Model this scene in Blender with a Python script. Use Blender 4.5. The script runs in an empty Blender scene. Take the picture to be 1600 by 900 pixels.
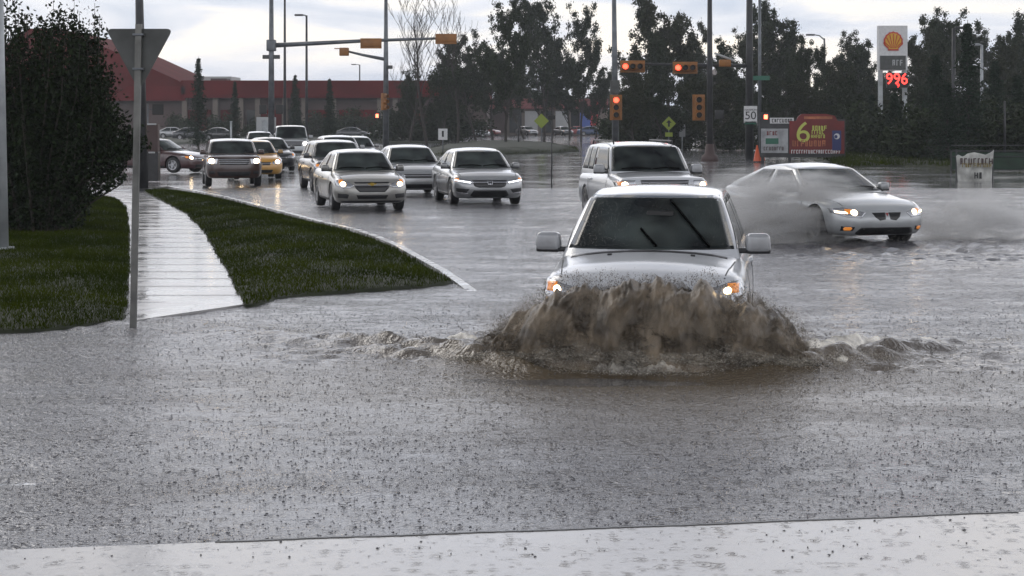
import bpy, bmesh, math, random
import numpy as np
from mathutils import Vector, Matrix
from mathutils.bvhtree import BVHTree
R = math.radians
random.seed(7); rng = np.random.default_rng(7)
S = bpy.context.scene
COL = S.collection
# ------------------------------------------------------------------ camera, sky, light
DIP = 14.0                                   # see far_root: first distance estimates were made with a horizon 14 rows higher
F = 3000.0; HZ = 190.0; CH = 2.15            # focal length in photo pixels, horizon row, eye height over the water
cam = bpy.data.cameras.new('camera'); cob = bpy.data.objects.new('camera', cam); COL.objects.link(cob)
cob.location = (0, 0, CH); cob.rotation_euler = (R(90), 0, 0)
cam.sensor_width = 36; cam.lens = 36*F/1600; cam.shift_y = -(450-HZ)/1600; cam.clip_end = 4000; cam.clip_start = .1
S.camera = cob
def P(px, py, z=0.0):                       # a point of the ground seen at that place of the photograph
    d = F*(CH-z)/(py-HZ); return Vector(((px-800)*d/F, d, z))
def DD(d): return F*CH/(F*CH/d-DIP)          # first estimate of a distance -> the corrected one
def far_root(e_, d):
    """things laid out with a first estimate d stand at the corrected distance, at their corrected (larger) real size"""
    k = DD(d)/d; e_.location = (e_.location.x*k, e_.location.y*k, e_.location.z); e_.scale = (k, k, k); return e_
def PX(px, d): return (px-800)*d/F
def ZY(py, d): return CH+(HZ-DIP-py)*d/F

S.view_settings.view_transform = 'Standard'; S.view_settings.look = 'None'
S.view_settings.exposure = 0.2; S.view_settings.gamma = 1.0
try: S.view_settings.use_curve_mapping = False
except Exception: pass
S.cycles.use_denoising = True
try: S.cycles.denoiser = 'OPENIMAGEDENOISE'
except Exception: pass
S.cycles.max_bounces = 6; S.cycles.transparent_max_bounces = 24; S.cycles.volume_bounces = 1
S.cycles.volume_step_rate = 2.0; S.cycles.volume_max_steps = 64
S.cycles.caustics_reflective = False; S.cycles.caustics_refractive = False
S.cycles.use_adaptive_sampling = True; S.cycles.adaptive_threshold = 0.02

w = bpy.data.worlds.new("World"); S.world = w; w.use_nodes = True
nt = w.node_tree; nt.nodes.clear()
def N(t, typ, **k):
    n = t.nodes.new(typ)
    for a, b in k.items(): setattr(n, a, b)
    return n
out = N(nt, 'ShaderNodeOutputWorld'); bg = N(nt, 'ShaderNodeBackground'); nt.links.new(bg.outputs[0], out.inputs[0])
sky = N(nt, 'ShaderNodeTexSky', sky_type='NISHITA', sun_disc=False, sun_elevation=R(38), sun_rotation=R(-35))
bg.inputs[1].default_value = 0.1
tc = N(nt, 'ShaderNodeTexCoord'); mp = N(nt, 'ShaderNodeMapping'); mp.inputs['Scale'].default_value = (1, 1, 4.5)
nt.links.new(tc.outputs['Generated'], mp.inputs[0])
n1 = N(nt, 'ShaderNodeTexNoise'); n1.inputs['Scale'].default_value = 9; n1.inputs['Detail'].default_value = 6; n1.inputs['Roughness'].default_value = .5
n1.inputs['Distortion'].default_value = .5
nt.links.new(mp.outputs[0], n1.inputs[0])
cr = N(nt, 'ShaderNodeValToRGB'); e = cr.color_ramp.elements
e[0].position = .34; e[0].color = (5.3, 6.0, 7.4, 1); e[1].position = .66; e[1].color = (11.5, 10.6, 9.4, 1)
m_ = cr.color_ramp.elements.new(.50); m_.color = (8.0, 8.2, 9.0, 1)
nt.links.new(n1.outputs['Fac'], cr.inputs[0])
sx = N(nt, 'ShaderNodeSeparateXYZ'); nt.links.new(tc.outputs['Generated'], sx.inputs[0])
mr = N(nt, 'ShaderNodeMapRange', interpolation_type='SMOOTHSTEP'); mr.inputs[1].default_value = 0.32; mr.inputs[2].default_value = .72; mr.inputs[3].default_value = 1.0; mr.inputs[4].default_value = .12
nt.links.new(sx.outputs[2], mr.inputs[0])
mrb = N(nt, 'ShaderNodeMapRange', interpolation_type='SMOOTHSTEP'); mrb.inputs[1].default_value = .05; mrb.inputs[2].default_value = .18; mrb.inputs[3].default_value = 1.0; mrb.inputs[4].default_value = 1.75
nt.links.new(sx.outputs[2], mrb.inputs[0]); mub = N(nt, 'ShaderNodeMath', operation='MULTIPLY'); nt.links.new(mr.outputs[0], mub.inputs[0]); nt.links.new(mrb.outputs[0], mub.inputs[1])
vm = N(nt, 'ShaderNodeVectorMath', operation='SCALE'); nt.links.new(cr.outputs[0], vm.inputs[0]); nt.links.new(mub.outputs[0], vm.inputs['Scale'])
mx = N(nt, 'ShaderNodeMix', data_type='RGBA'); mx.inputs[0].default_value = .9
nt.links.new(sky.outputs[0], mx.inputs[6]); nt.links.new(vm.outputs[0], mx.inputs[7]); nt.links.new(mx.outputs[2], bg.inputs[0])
sl = bpy.data.lights.new('sun', 'SUN'); sl.energy = .5; sl.angle = R(20); sl.color = (1, .95, .88)
so = bpy.data.objects.new('sun', sl); COL.objects.link(so)
so.rotation_euler = Vector((-math.sin(R(-35))*math.cos(R(38)), -math.cos(R(-35))*math.cos(R(38)), -math.sin(R(38)))).to_track_quat('-Z', 'Y').to_euler()

# ------------------------------------------------------------------ materials
def mat(name, col, rough=.5, metal=0, coat=0, emit=None, es=0, var=0, vscale=8, bump=0, bscale=20, alpha=1, spec=.5, crough=.08):
    m = bpy.data.materials.new(name); m.use_nodes = True; t = m.node_tree; b = t.nodes['Principled BSDF']
    b.inputs['Base Color'].default_value = (*col, 1); b.inputs['Roughness'].default_value = rough; b.inputs['Metallic'].default_value = metal
    b.inputs['Coat Weight'].default_value = coat; b.inputs['Coat Roughness'].default_value = crough; b.inputs['Specular IOR Level'].default_value = spec
    if emit: b.inputs['Emission Color'].default_value = (*emit, 1); b.inputs['Emission Strength'].default_value = es
    if var:
        g = N(t, 'ShaderNodeTexCoord'); n = N(t, 'ShaderNodeTexNoise'); n.inputs['Scale'].default_value = vscale; n.inputs['Detail'].default_value = 5
        t.links.new(g.outputs['Object'], n.inputs[0]); r = N(t, 'ShaderNodeValToRGB')
        r.color_ramp.elements[0].position = .35; r.color_ramp.elements[1].position = .68
        r.color_ramp.elements[0].color = (*[c*(1-var) for c in col], 1); r.color_ramp.elements[1].color = (*[min(1, c*(1+var)) for c in col], 1)
        t.links.new(n.outputs['Fac'], r.inputs[0]); t.links.new(r.outputs[0], b.inputs['Base Color'])
    if bump:
        g = N(t, 'ShaderNodeTexCoord'); n = N(t, 'ShaderNodeTexNoise'); n.inputs['Scale'].default_value = bscale; n.inputs['Detail'].default_value = 4
        t.links.new(g.outputs['Object'], n.inputs[0]); bp = N(t, 'ShaderNodeBump'); bp.inputs['Strength'].default_value = 1; bp.inputs['Distance'].default_value = bump
        t.links.new(n.outputs['Fac'], bp.inputs['Height']); t.links.new(bp.outputs[0], b.inputs['Normal'])
    return m
def paint(name, col, metal=0, dirt=.0):
    """car paint beaded with rain: small bumps of drops, some road film low on the body"""
    m = mat(name, col, .32, metal, 1.0, crough=.06); t = m.node_tree; b = t.nodes['Principled BSDF']
    g = N(t, 'ShaderNodeTexCoord'); v = N(t, 'ShaderNodeTexNoise'); v.inputs['Scale'].default_value = 90; v.inputs['Detail'].default_value = 2
    t.links.new(g.outputs['Object'], v.inputs[0])
    bp = N(t, 'ShaderNodeBump'); bp.inputs['Strength'].default_value = .35; bp.inputs['Distance'].default_value = .002
    t.links.new(v.outputs['Fac'], bp.inputs['Height']); t.links.new(bp.outputs[0], b.inputs['Coat Normal'])
    n = N(t, 'ShaderNodeTexNoise'); n.inputs['Scale'].default_value = 3; n.inputs['Detail'].default_value = 6; t.links.new(g.outputs['Object'], n.inputs[0])
    s = N(t, 'ShaderNodeSeparateXYZ'); t.links.new(g.outputs['Object'], s.inputs[0])
    q = N(t, 'ShaderNodeMapRange'); q.inputs[1].default_value = .85; q.inputs[2].default_value = .2; q.inputs[3].default_value = 0; q.inputs[4].default_value = 1
    t.links.new(s.outputs[2], q.inputs[0]); mu = N(t, 'ShaderNodeMath', operation='MULTIPLY'); t.links.new(n.outputs['Fac'], mu.inputs[0]); t.links.new(q.outputs[0], mu.inputs[1])
    mm = N(t, 'ShaderNodeMix', data_type='RGBA'); mm.inputs[6].default_value = (*col, 1); mm.inputs[7].default_value = (*[min(.10, x*1.2+.012) for x in col], 1)
    t.links.new(mu.outputs[0], mm.inputs[0]); t.links.new(mm.outputs[2], b.inputs['Base Color'])
    return m
M = {}
M['white'] = paint('white_paint', (.56, .575, .60)); M['silver'] = paint('silver_paint', (.42, .43, .44), .55)
M['pearl'] = paint('pearl_paint', (.50, .52, .53), .25); M['champagne'] = paint('champagne_paint', (.36, .35, .32), .45)
M['black'] = paint('black_paint', (.012, .013, .016)); M['darkgrey'] = paint('dark_grey_paint', (.05, .053, .06), .3)
M['maroon'] = paint('maroon_paint', (.045, .007, .008)); M['bronze'] = paint('bronze_paint', (.035, .010, .005), .0)
M['taxi'] = paint('taxi_yellow_paint', (.62, .30, .03)); M['blue'] = paint('blue_paint', (.03, .06, .16)); M['red'] = paint('red_paint', (.30, .02, .02))
def glass_mat():
    m = mat('car_glass', (.010, .012, .012), .04, 0, 0, spec=.18)
    t = m.node_tree; b = t.nodes['Principled BSDF']; g = N(t, 'ShaderNodeTexCoord')
    v = N(t, 'ShaderNodeTexVoronoi'); v.inputs['Scale'].default_value = 55; t.links.new(g.outputs['Object'], v.inputs[0])
    r = N(t, 'ShaderNodeValToRGB'); r.color_ramp.elements[0].position = 0; r.color_ramp.elements[0].color = (1, 1, 1, 1); r.color_ramp.elements[1].position = .28; r.color_ramp.elements[1].color = (0, 0, 0, 1)
    t.links.new(v.outputs['Distance'], r.inputs[0]); bp = N(t, 'ShaderNodeBump'); bp.inputs['Strength'].default_value = .5; bp.inputs['Distance'].default_value = .004
    t.links.new(r.outputs[0], bp.inputs['Height']); t.links.new(bp.outputs[0], b.inputs['Normal'])
    n = N(t, 'ShaderNodeTexNoise'); n.inputs['Scale'].default_value = 1.6; t.links.new(g.outputs['Object'], n.inputs[0])
    r2 = N(t, 'ShaderNodeValToRGB'); r2.color_ramp.elements[0].position = .4; r2.color_ramp.elements[0].color = (.008, .010, .011, 1)
    r2.color_ramp.elements[1].position = .7; r2.color_ramp.elements[1].color = (.055, .068, .064, 1)
    t.links.new(n.outputs['Fac'], r2.inputs[0]); t.links.new(r2.outputs[0], b.inputs['Base Color'])
    return m
M['glass'] = glass_mat()
M['trim'] = mat('black_trim', (.018, .018, .02), .45, var=.4); M['grille'] = mat('black_grille', (.008, .008, .009), .3)
M['chrome'] = mat('chrome', (.6, .6, .62), .12, 1); M['rubber'] = mat('rubber', (.015, .015, .016), .6, var=.3)
M['rim'] = mat('alloy_rim', (.35, .35, .36), .3, .8); M['reflector'] = mat('lamp_reflector', (.42, .43, .45), .12, .7, 1)
M['amber'] = mat('amber_lens', (.55, .16, .02), .15, 0, 1, emit=(1, .35, .05), es=.35)
M['lamp_warm'] = mat('lamp_warm', (1, .85, .6), .2, emit=(1, .70, .36), es=16); M['lamp_white'] = mat('lamp_white', (1, 1, 1), .2, emit=(1, .93, .85), es=14)
M['lamp_dim'] = mat('lamp_dim', (1, .9, .7), .2, emit=(1, .72, .42), es=7); M['drl'] = mat('running_light', (1, 1, 1), .2, emit=(.9, .95, 1), es=2.6)
M['wiper'] = mat('wiper_rubber', (.004, .004, .004), .9, spec=0); M['gold'] = mat('gold_badge', (.55, .38, .08), .25, .8); M['interior'] = mat('interior', (.03, .03, .03), .8)
M['pole'] = mat('galvanised_pole', (.13, .14, .15), .45, .6, var=.25, vscale=3); M['darkpole'] = mat('dark_pole', (.035, .036, .038), .5, .2, var=.3, vscale=3)
M['palepole'] = mat('pale_pole', (.34, .36, .37), .45, .3, var=.2, vscale=3)
M['signback'] = mat('sign_back', (.075, .078, .075), .5, .5, var=.2, vscale=4); M['yellowbox'] = mat('signal_yellow', (.26, .10, .012), .45, var=.15, vscale=3)
M['signalblack'] = mat('signal_black', (.01, .01, .01), .5); M['redlamp'] = mat('red_signal', (1, .1, .05), .3, emit=(1, .05, .025), es=6)
M['redhand'] = mat('red_hand', (1, .1, .05), .3, emit=(1, .16, .08), es=5)
M['signwhite'] = mat('sign_white', (.62, .62, .62), .4, var=.08); M['signyellow'] = mat('sign_yellow', (.26, .33, .03), .4); M['signgreen'] = mat('sign_green', (.012, .11, .065), .4)
M['ink'] = mat('sign_black', (.01, .01, .01), .5)
M['bark'] = mat('bark', (.035, .028, .023), .8, var=.4, vscale=6, bump=.02, bscale=12)
def patchy(m, s1=.35, lo=.6, hi=1.5):
    t = m.node_tree; b = t.nodes['Principled BSDF']; src = b.inputs['Base Color'].links[0].from_socket; g = N(t, 'ShaderNodeNewGeometry'); n = N(t, 'ShaderNodeTexNoise'); n.inputs['Scale'].default_value = s1; n.inputs['Detail'].default_value = 5; t.links.new(g.outputs['Position'], n.inputs[0])
    r = N(t, 'ShaderNodeValToRGB'); r.color_ramp.elements[0].position = .38; r.color_ramp.elements[0].color = (lo, lo, lo, 1); r.color_ramp.elements[1].position = .64; r.color_ramp.elements[1].color = (hi*1.15, hi, hi*.9, 1); t.links.new(n.outputs['Fac'], r.inputs[0])
    x = N(t, 'ShaderNodeMix', data_type='RGBA', blend_type='MULTIPLY'); x.inputs[0].default_value = 1; t.links.new(src, x.inputs[6]); t.links.new(r.outputs[0], x.inputs[7]); t.links.new(x.outputs[2], b.inputs['Base Color'])
def leaf(name, c, var=.5):
    m = mat(name, c, .7, spec=.12); t = m.node_tree; b = t.nodes['Principled BSDF']
    g = N(t, 'ShaderNodeNewGeometry'); h = N(t, 'ShaderNodeHueSaturation'); h.inputs['Color'].default_value = (*c, 1)
    q = N(t, 'ShaderNodeMapRange'); q.inputs[3].default_value = 1-var; q.inputs[4].default_value = 1+var
    t.links.new(g.outputs['Random Per Island'], q.inputs[0]); t.links.new(q.outputs[0], h.inputs['Value'])
    t.links.new(h.outputs[0], b.inputs['Base Color']); return m
M['leaf'] = leaf('leaf', (.024, .034, .015)); M['leaf2'] = leaf('leaf_olive', (.030, .036, .017)); M['needle'] = leaf('needle', (.018, .032, .018), .4)
M['bushleaf'] = leaf('bush_leaf', (.011, .019, .006), .6); M['blade'] = leaf('grass_blade', (.030, .046, .004), .22); M['blade'].node_tree.nodes['Principled BSDF'].inputs['Specular IOR Level'].default_value = 0

patchy(M['blade'], .5, .75, 1.3)
# ------------------------------------------------------------------ object helpers
def tag(o, label=None, cat=None, group=None, kind=None):
    if label: o['label'] = label
    if cat: o['category'] = cat
    if group: o['group'] = group
    if kind: o['kind'] = kind
    return o
def empty(name, loc, rz=0, label=None, cat=None, group=None):
    o = bpy.data.objects.new(name, None); COL.objects.link(o); o.location = loc; o.rotation_euler = (0, 0, rz); o.empty_display_size = .2
    return tag(o, label, cat, group)
def link(name, me, m=None, parent=None, smooth=False, loc=None):
    o = bpy.data.objects.new(name, me); COL.objects.link(o)
    if m is not None and not me.materials: me.materials.append(m)
    if parent is not None: o.parent = parent
    if loc is not None: o.location = loc
    if smooth: me.polygons.foreach_set('use_smooth', [True]*len(me.polygons))
    return o
def npmesh(name, V, Fq):
    """V (n,3) array, Fq (m,k) int array of k-gons -> mesh"""
    V = np.asarray(V, dtype=np.float32); Fq = np.asarray(Fq, dtype=np.int32)
    me = bpy.data.meshes.new(name); me.vertices.add(len(V)); me.vertices.foreach_set('co', V.ravel())
    k = Fq.shape[1]; me.loops.add(Fq.size); me.loops.foreach_set('vertex_index', Fq.ravel())
    me.polygons.add(len(Fq)); me.polygons.foreach_set('loop_start', np.arange(len(Fq), dtype=np.int32)*k)
    me.polygons.foreach_set('loop_total', np.full(len(Fq), k, dtype=np.int32)); me.update(calc_edges=True); me.validate()
    return me
class MB:
    def __init__(s): s.v = []; s.f = []
    def box(s, c, d, rz=0, taper=1, bev=0):
        if bev:
            bm = bmesh.new(); bmesh.ops.create_cube(bm, size=1)
            for v in bm.verts: v.co = Vector((v.co.x*d[0], v.co.y*d[1], v.co.z*d[2]))
            bmesh.ops.bevel(bm, geom=bm.edges[:], offset=bev, segments=2, affect='EDGES', profile=.6)
            m = Matrix.Rotation(rz, 3, 'Z'); b = len(s.v); bm.verts.index_update()
            for v in bm.verts: s.v.append(m @ v.co+Vector(c))
            for f in bm.faces: s.f.append([b+v.index for v in f.verts])
            bm.free(); return s
        x, y, z = [q/2 for q in d]; b = len(s.v); m = Matrix.Rotation(rz, 3, 'Z')
        for k, (i, j, l) in enumerate([(-1, -1, -1), (1, -1, -1), (1, 1, -1), (-1, 1, -1), (-1, -1, 1), (1, -1, 1), (1, 1, 1), (-1, 1, 1)]):
            t = taper if l > 0 else 1
            s.v.append(m @ Vector((i*x*t, j*y*t, l*z))+Vector(c))
        for f in [(0, 3, 2, 1), (4, 5, 6, 7), (0, 1, 5, 4), (1, 2, 6, 5), (2, 3, 7, 6), (3, 0, 4, 7)]: s.f.append([b+i for i in f])
        return s
    def tube(s, pts, rads, n=8, cap=True):
        b = len(s.v); pts = [Vector(p) for p in pts]
        if not hasattr(rads, '__len__'): rads = [rads]*len(pts)
        ref = None
        for i, p in enumerate(pts):
            t = (pts[min(i+1, len(pts)-1)]-pts[max(i-1, 0)])
            if t.length < 1e-9: t = Vector((0, 0, 1))
            t.normalize()
            if ref is None or abs(ref.dot(t)) > .99: ref = Vector((1, 0, 0)) if abs(t.x) < .8 else Vector((0, 1, 0))
            a = (ref-t*ref.dot(t)).normalized(); c = t.cross(a); ref = a
            for k in range(n):
                q = 2*math.pi*k/n; s.v.append(p+(a*math.cos(q)+c*math.sin(q))*rads[i])
        for i in range(len(pts)-1):
            for k in range(n): s.f.append([b+i*n+k, b+i*n+(k+1) % n, b+(i+1)*n+(k+1) % n, b+(i+1)*n+k])
        if cap: s.f.append([b+k for k in range(n)][::-1]); s.f.append([b+(len(pts)-1)*n+k for k in range(n)])
        return s
    def lathe(s, prof, c, axis='X', n=24):
        b = len(s.v); c = Vector(c)
        for (a, r) in prof:
            for k in range(n):
                q = 2*math.pi*k/n; u, v = r*math.cos(q), r*math.sin(q)
                s.v.append(c+(Vector((a, u, v)) if axis == 'X' else Vector((u, a, v)) if axis == 'Y' else Vector((u, v, a))))
        for i in range(len(prof)-1):
            for k in range(n): s.f.append([b+i*n+k, b+i*n+(k+1) % n, b+(i+1)*n+(k+1) % n, b+(i+1)*n+k])
        return s
    def poly(s, pts):
        b = len(s.v); s.v += [Vector(p) for p in pts]; s.f.append(list(range(b, b+len(pts)))); return s
    def prism(s, pts, d):
        """closed slab: polygon pts extruded by vector d"""
        b = len(s.v); n = len(pts); d = Vector(d); s.v += [Vector(p) for p in pts]+[Vector(p)+d for p in pts]
        s.f.append(list(range(b, b+n))[::-1]); s.f.append(list(range(b+n, b+2*n)))
        for i in range(n): s.f.append([b+i, b+(i+1) % n, b+n+(i+1) % n, b+n+i])
        return s
    def mesh(s, name):
        me = bpy.data.meshes.new(name); me.from_pydata([tuple(v) for v in s.v], [], s.f); me.update(); return me
    def build(s, name, m, parent=None, smooth=False, loc=None): return link(name, s.mesh(name), m, parent, smooth, loc)
def copy_tree(o, parent=None):
    c = o.copy(); COL.objects.link(c); c.parent = parent
    for ch in list(o.children): copy_tree(ch, c)
    return c
def text(name, s, size, m, parent, loc, rot=(R(90), 0, 0), ext=.004, sx=1):
    cu = bpy.data.curves.new(name, 'FONT'); cu.body = s; cu.size = size; cu.extrude = ext; cu.align_x = 'CENTER'; cu.align_y = 'CENTER'
    o = bpy.data.objects.new(name, cu); COL.objects.link(o); dg = bpy.context.evaluated_depsgraph_get()
    me = bpy.data.meshes.new_from_object(o.evaluated_get(dg)); bpy.data.objects.remove(o)
    p = link(name, me, m, parent); p.location = loc; p.rotation_euler = rot; p.scale = (sx, 1, 1); return p

# ------------------------------------------------------------------ ground, water, lawns
def wave_noise(X, Y, lams, amp, seed, aniso=1.0):
    r = np.random.default_rng(seed); Z = np.zeros_like(X)
    for l in lams:
        for _ in range(5):
            a = r.uniform(0, 2*math.pi); k = 2*math.pi/(l*r.uniform(.75, 1.3))
            Z += np.sin(X*k*math.cos(a)+Y*k*math.sin(a)*aniso+r.uniform(0, 6.28))*l*r.uniform(.5, 1)
    return Z*amp
CARX, CARY = PX(1003, 17.0), 17.0           # nose of the white car in the middle
HEAD = R(-8); FW = Vector((math.sin(HEAD), -math.cos(HEAD), 0)); RT = Vector((math.cos(HEAD), math.sin(HEAD), 0))
def height(X, Y):
    Z = wave_noise(X*.7, Y, [.22, .35, .55], .0026, 1, 1.5)+wave_noise(X*.45, Y, [1.1, 2.0, 3.4], .0016, 2, 1.4)
    dx, dy = X-CARX, Y-CARY
    f = dx*FW.x+dy*FW.y; l = dx*RT.x+dy*RT.y     # forward, lateral in car frame
    ch = wave_noise(X*.75, Y, [.16, .24, .24, .36, .5], 1, 3, 1.6); ch = ch/np.std(ch)
    c2 = wave_noise((l-f*.2*np.sign(l))*.42, f+.8*np.abs(l), [.30, .42, .6, .9], 1, 13, 1.2); c2 = c2/np.std(c2)
    for k, (a, sp, wd) in enumerate([(.070, .80, .28), (.060, .60, .28), (.046, .42, .34), (.034, .26, .42)]):
        al = np.abs(l); line = .55-sp*np.where(l > 0, 1.3, 1.0)*np.maximum(al-.9, 0)-.25*k*(al > 0)
        dd = (f-line)*.8; fall = np.exp(-np.maximum(al-1.2, 0)/5.0)*np.clip((al-.5)/.8, 0, 1)
        Z += a*fall*np.exp(-(dd/wd)**2)*(.80+.16*c2+.06*ch)
    rr = np.sqrt(f*f+l*l)
    Z += .011*np.exp(-((rr-1.9)/1.6)**2)*ch*(f < .2)
    Z -= .05*np.exp(-((f-1.0)/.35)**2-(l/1.6)**2)
    # ripples around the second splashing car
    qx, qy = X-PX(1370, 34), Y-34.; q = np.sqrt(qx**2+(qy)**2)
    Z += .02*np.exp(-((q-1.5)/3.)**2)*ch
    Z *= np.clip((Y-9.6)/.8, 0.15, 1)
    return Z
def grid(xs, ys, fn):
    X, Y = np.meshgrid(xs, ys); Z = fn(X, Y); V = np.stack([X.ravel(), Y.ravel(), Z.ravel()], 1)
    nx, ny = len(xs), len(ys); i = np.arange(ny-1)[:, None]*nx+np.arange(nx-1)[None]; i = i.ravel()
    return V, np.stack([i, i+1, i+nx+1, i+nx], 1)
V1, F1 = grid(np.arange(-6.5, 9.5, .035), np.arange(9.0, 31.001, .04), height)
V2, F2 = grid(np.arange(-26, 30, .14), np.arange(31.0, 62, .14), height)
V3, F3 = grid(np.arange(-26, -6.4, .3), np.arange(9., 31.1, .3), lambda a, b: height(a, b)*.5)
V4, F4 = grid(np.arange(9.45, 30, .3), np.arange(9., 31.1, .3), lambda a, b: height(a, b)*.5)
V3[:, 0] = np.minimum(V3[:, 0], -6.5); V4[:, 0] = np.maximum(V4[:, 0], 9.46)
VV = np.concatenate([V1, V2, V3, V4]); n1_, n2_, n3_ = len(V1), len(V1)+len(V2), len(V1)+len(V2)+len(V3)
FF = np.concatenate([F1, F2+n1_, F3+n2_, F4+n3_])
def water_mat(name, base, rough, bs, gate, flat=False):
    m = mat(name, base, rough, spec=.5); t = m.node_tree; b = t.nodes['Principled BSDF']; b.inputs['IOR'].default_value = 1.85
    g = N(t, 'ShaderNodeNewGeometry')
    mp = N(t, 'ShaderNodeMapping'); mp.inputs['Scale'].default_value = (1, 1.0, .0); t.links.new(g.outputs['Position'], mp.inputs[0])
    hs = []
    for sc, th, a in ((11, gate, 1.0), (23, gate+.1, .45), (6.5, gate+.25, 1.3)):
        v = N(t, 'ShaderNodeTexVoronoi'); v.inputs['Scale'].default_value = sc; t.links.new(mp.outputs[0], v.inputs[0])
        s = N(t, 'ShaderNodeSeparateColor'); t.links.new(v.outputs['Color'], s.inputs[0])
        gt = N(t, 'ShaderNodeMath', operation='GREATER_THAN'); gt.inputs[1].default_value = th; t.links.new(s.outputs[0], gt.inputs[0])
        rg = N(t, 'ShaderNodeFloatCurve')
        c = rg.mapping.curves[0]; c.points[0].location = (0, 1); c.points[1].location = (1, .35)
        for q in ((.10, .80), (.22, .05), (.34, .48), (.48, .22), (.62, .37)): c.points.new(*q)
        rg.mapping.update(); t.links.new(v.outputs['Distance'], rg.inputs['Value'])
        mu = N(t, 'ShaderNodeMath', operation='MULTIPLY'); t.links.new(rg.outputs[0], mu.inputs[0]); t.links.new(gt.outputs[0], mu.inputs[1])
        m2 = N(t, 'ShaderNodeMath', operation='MULTIPLY'); m2.inputs[1].default_value = a; t.links.new(mu.outputs[0], m2.inputs[0]); hs.append(m2)
    n = N(t, 'ShaderNodeTexNoise'); n.inputs['Scale'].default_value = 17; n.inputs['Detail'].default_value = 4; n.inputs['Roughness'].default_value = .65
    t.links.new(mp.outputs[0], n.inputs[0]); nm = N(t, 'ShaderNodeMath', operation='MULTIPLY'); nm.inputs[1].default_value = .5 if flat else 1.3; t.links.new(n.outputs['Fac'], nm.inputs[0])
    cur = nm
    for h in hs:
        ad = N(t, 'ShaderNodeMath', operation='ADD'); t.links.new(cur.outputs[0], ad.inputs[0]); t.links.new(h.outputs[0], ad.inputs[1]); cur = ad
    # gusts: patches where the surface is rougher
    gu = N(t, 'ShaderNodeTexNoise'); gu.inputs['Scale'].default_value = .55; gu.inputs['Detail'].default_value = 3
    m3 = N(t, 'ShaderNodeMapping'); m3.inputs['Scale'].default_value = (.5, 1.5, 0); t.links.new(g.outputs['Position'], m3.inputs[0]); t.links.new(m3.outputs[0], gu.inputs[0])
    mrg = N(t, 'ShaderNodeMapRange'); mrg.inputs[1].default_value = .35; mrg.inputs[2].default_value = .65; mrg.inputs[3].default_value = .65*bs; mrg.inputs[4].default_value = 1.3*bs
    t.links.new(gu.outputs['Fac'], mrg.inputs[0])
    bp = N(t, 'ShaderNodeBump'); bp.inputs['Strength'].default_value = 1; t.links.new(mrg.outputs[0], bp.inputs['Distance'])
    t.links.new(cur.outputs[0], bp.inputs['Height']); t.links.new(bp.outputs[0], b.inputs['Normal'])
    return m, t, b
mw, t, b = water_mat('flood_water', (.115, .113, .125), .11, .015, .50)
# muddier colour where the cars churn it
g = N(t, 'ShaderNodeNewGeometry'); vd = N(t, 'ShaderNodeVectorMath', operation='DISTANCE'); vd.inputs[1].default_value = (CARX, CARY-.4, 0)
t.links.new(g.outputs['Position'], vd.inputs[0]); q = N(t, 'ShaderNodeMapRange'); q.inputs[1].default_value = 1.2; q.inputs[2].default_value = 4.6; q.inputs[3].default_value = 1; q.inputs[4].default_value = 0
t.links.new(vd.outputs['Value'], q.inputs[0]); mm = N(t, 'ShaderNodeMix', data_type='RGBA'); mm.inputs[6].default_value = (.115, .113, .125, 1); mm.inputs[7].default_value = (.115, .085, .050, 1)
t.links.new(q.outputs[0], mm.inputs[0]); t.links.new(mm.outputs[2], b.inputs['Base Color'])
wo = link('flood_water', npmesh('flood_water', VV, FF), mw, smooth=True); tag(wo, kind='structure')

def wet_mat(name, base, rough_lo, rough_hi, sc, bump, coat=1.0):
    m = mat(name, base, .6, coat=coat, var=.25, vscale=.8, crough=.05); t = m.node_tree; b = t.nodes['Principled BSDF']; b.inputs['Coat IOR'].default_value = 1.8
    g = N(t, 'ShaderNodeNewGeometry'); n = N(t, 'ShaderNodeTexNoise'); n.inputs['Scale'].default_value = sc; n.inputs['Detail'].default_value = 5; t.links.new(g.outputs['Position'], n.inputs[0])
    q = N(t, 'ShaderNodeMapRange'); q.inputs[1].default_value = .4; q.inputs[2].default_value = .62; q.inputs[3].default_value = rough_lo; q.inputs[4].default_value = rough_hi
    t.links.new(n.outputs['Fac'], q.inputs[0]); t.links.new(q.outputs[0], b.inputs['Coat Roughness'])
    n2 = N(t, 'ShaderNodeTexNoise'); n2.inputs['Scale'].default_value = 9; n2.inputs['Detail'].default_value = 3; t.links.new(g.outputs['Position'], n2.inputs[0])
    bp = N(t, 'ShaderNodeBump'); bp.inputs['Strength'].default_value = 1; bp.inputs['Distance'].default_value = bump
    t.links.new(n2.outputs['Fac'], bp.inputs['Height']); t.links.new(bp.outputs[0], b.inputs['Coat Normal'])
    return m
M['asphalt'] = wet_mat('wet_asphalt', (.07, .068, .072), .03, .14, .35, .006)
M['concrete'] = wet_mat('wet_concrete', (.32, .31, .30), .08, .22, 1.5, .003)
M['kerb'] = wet_mat('wet_kerb', (.20, .195, .18), .15, .35, 2, .002)
ro = MB().poly([(-900, -60, -.03), (900, -60, -.03), (900, 2600, -.03), (-900, 2600, -.03)]).build('road', M['asphalt']); tag(ro, kind='structure')

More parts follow.
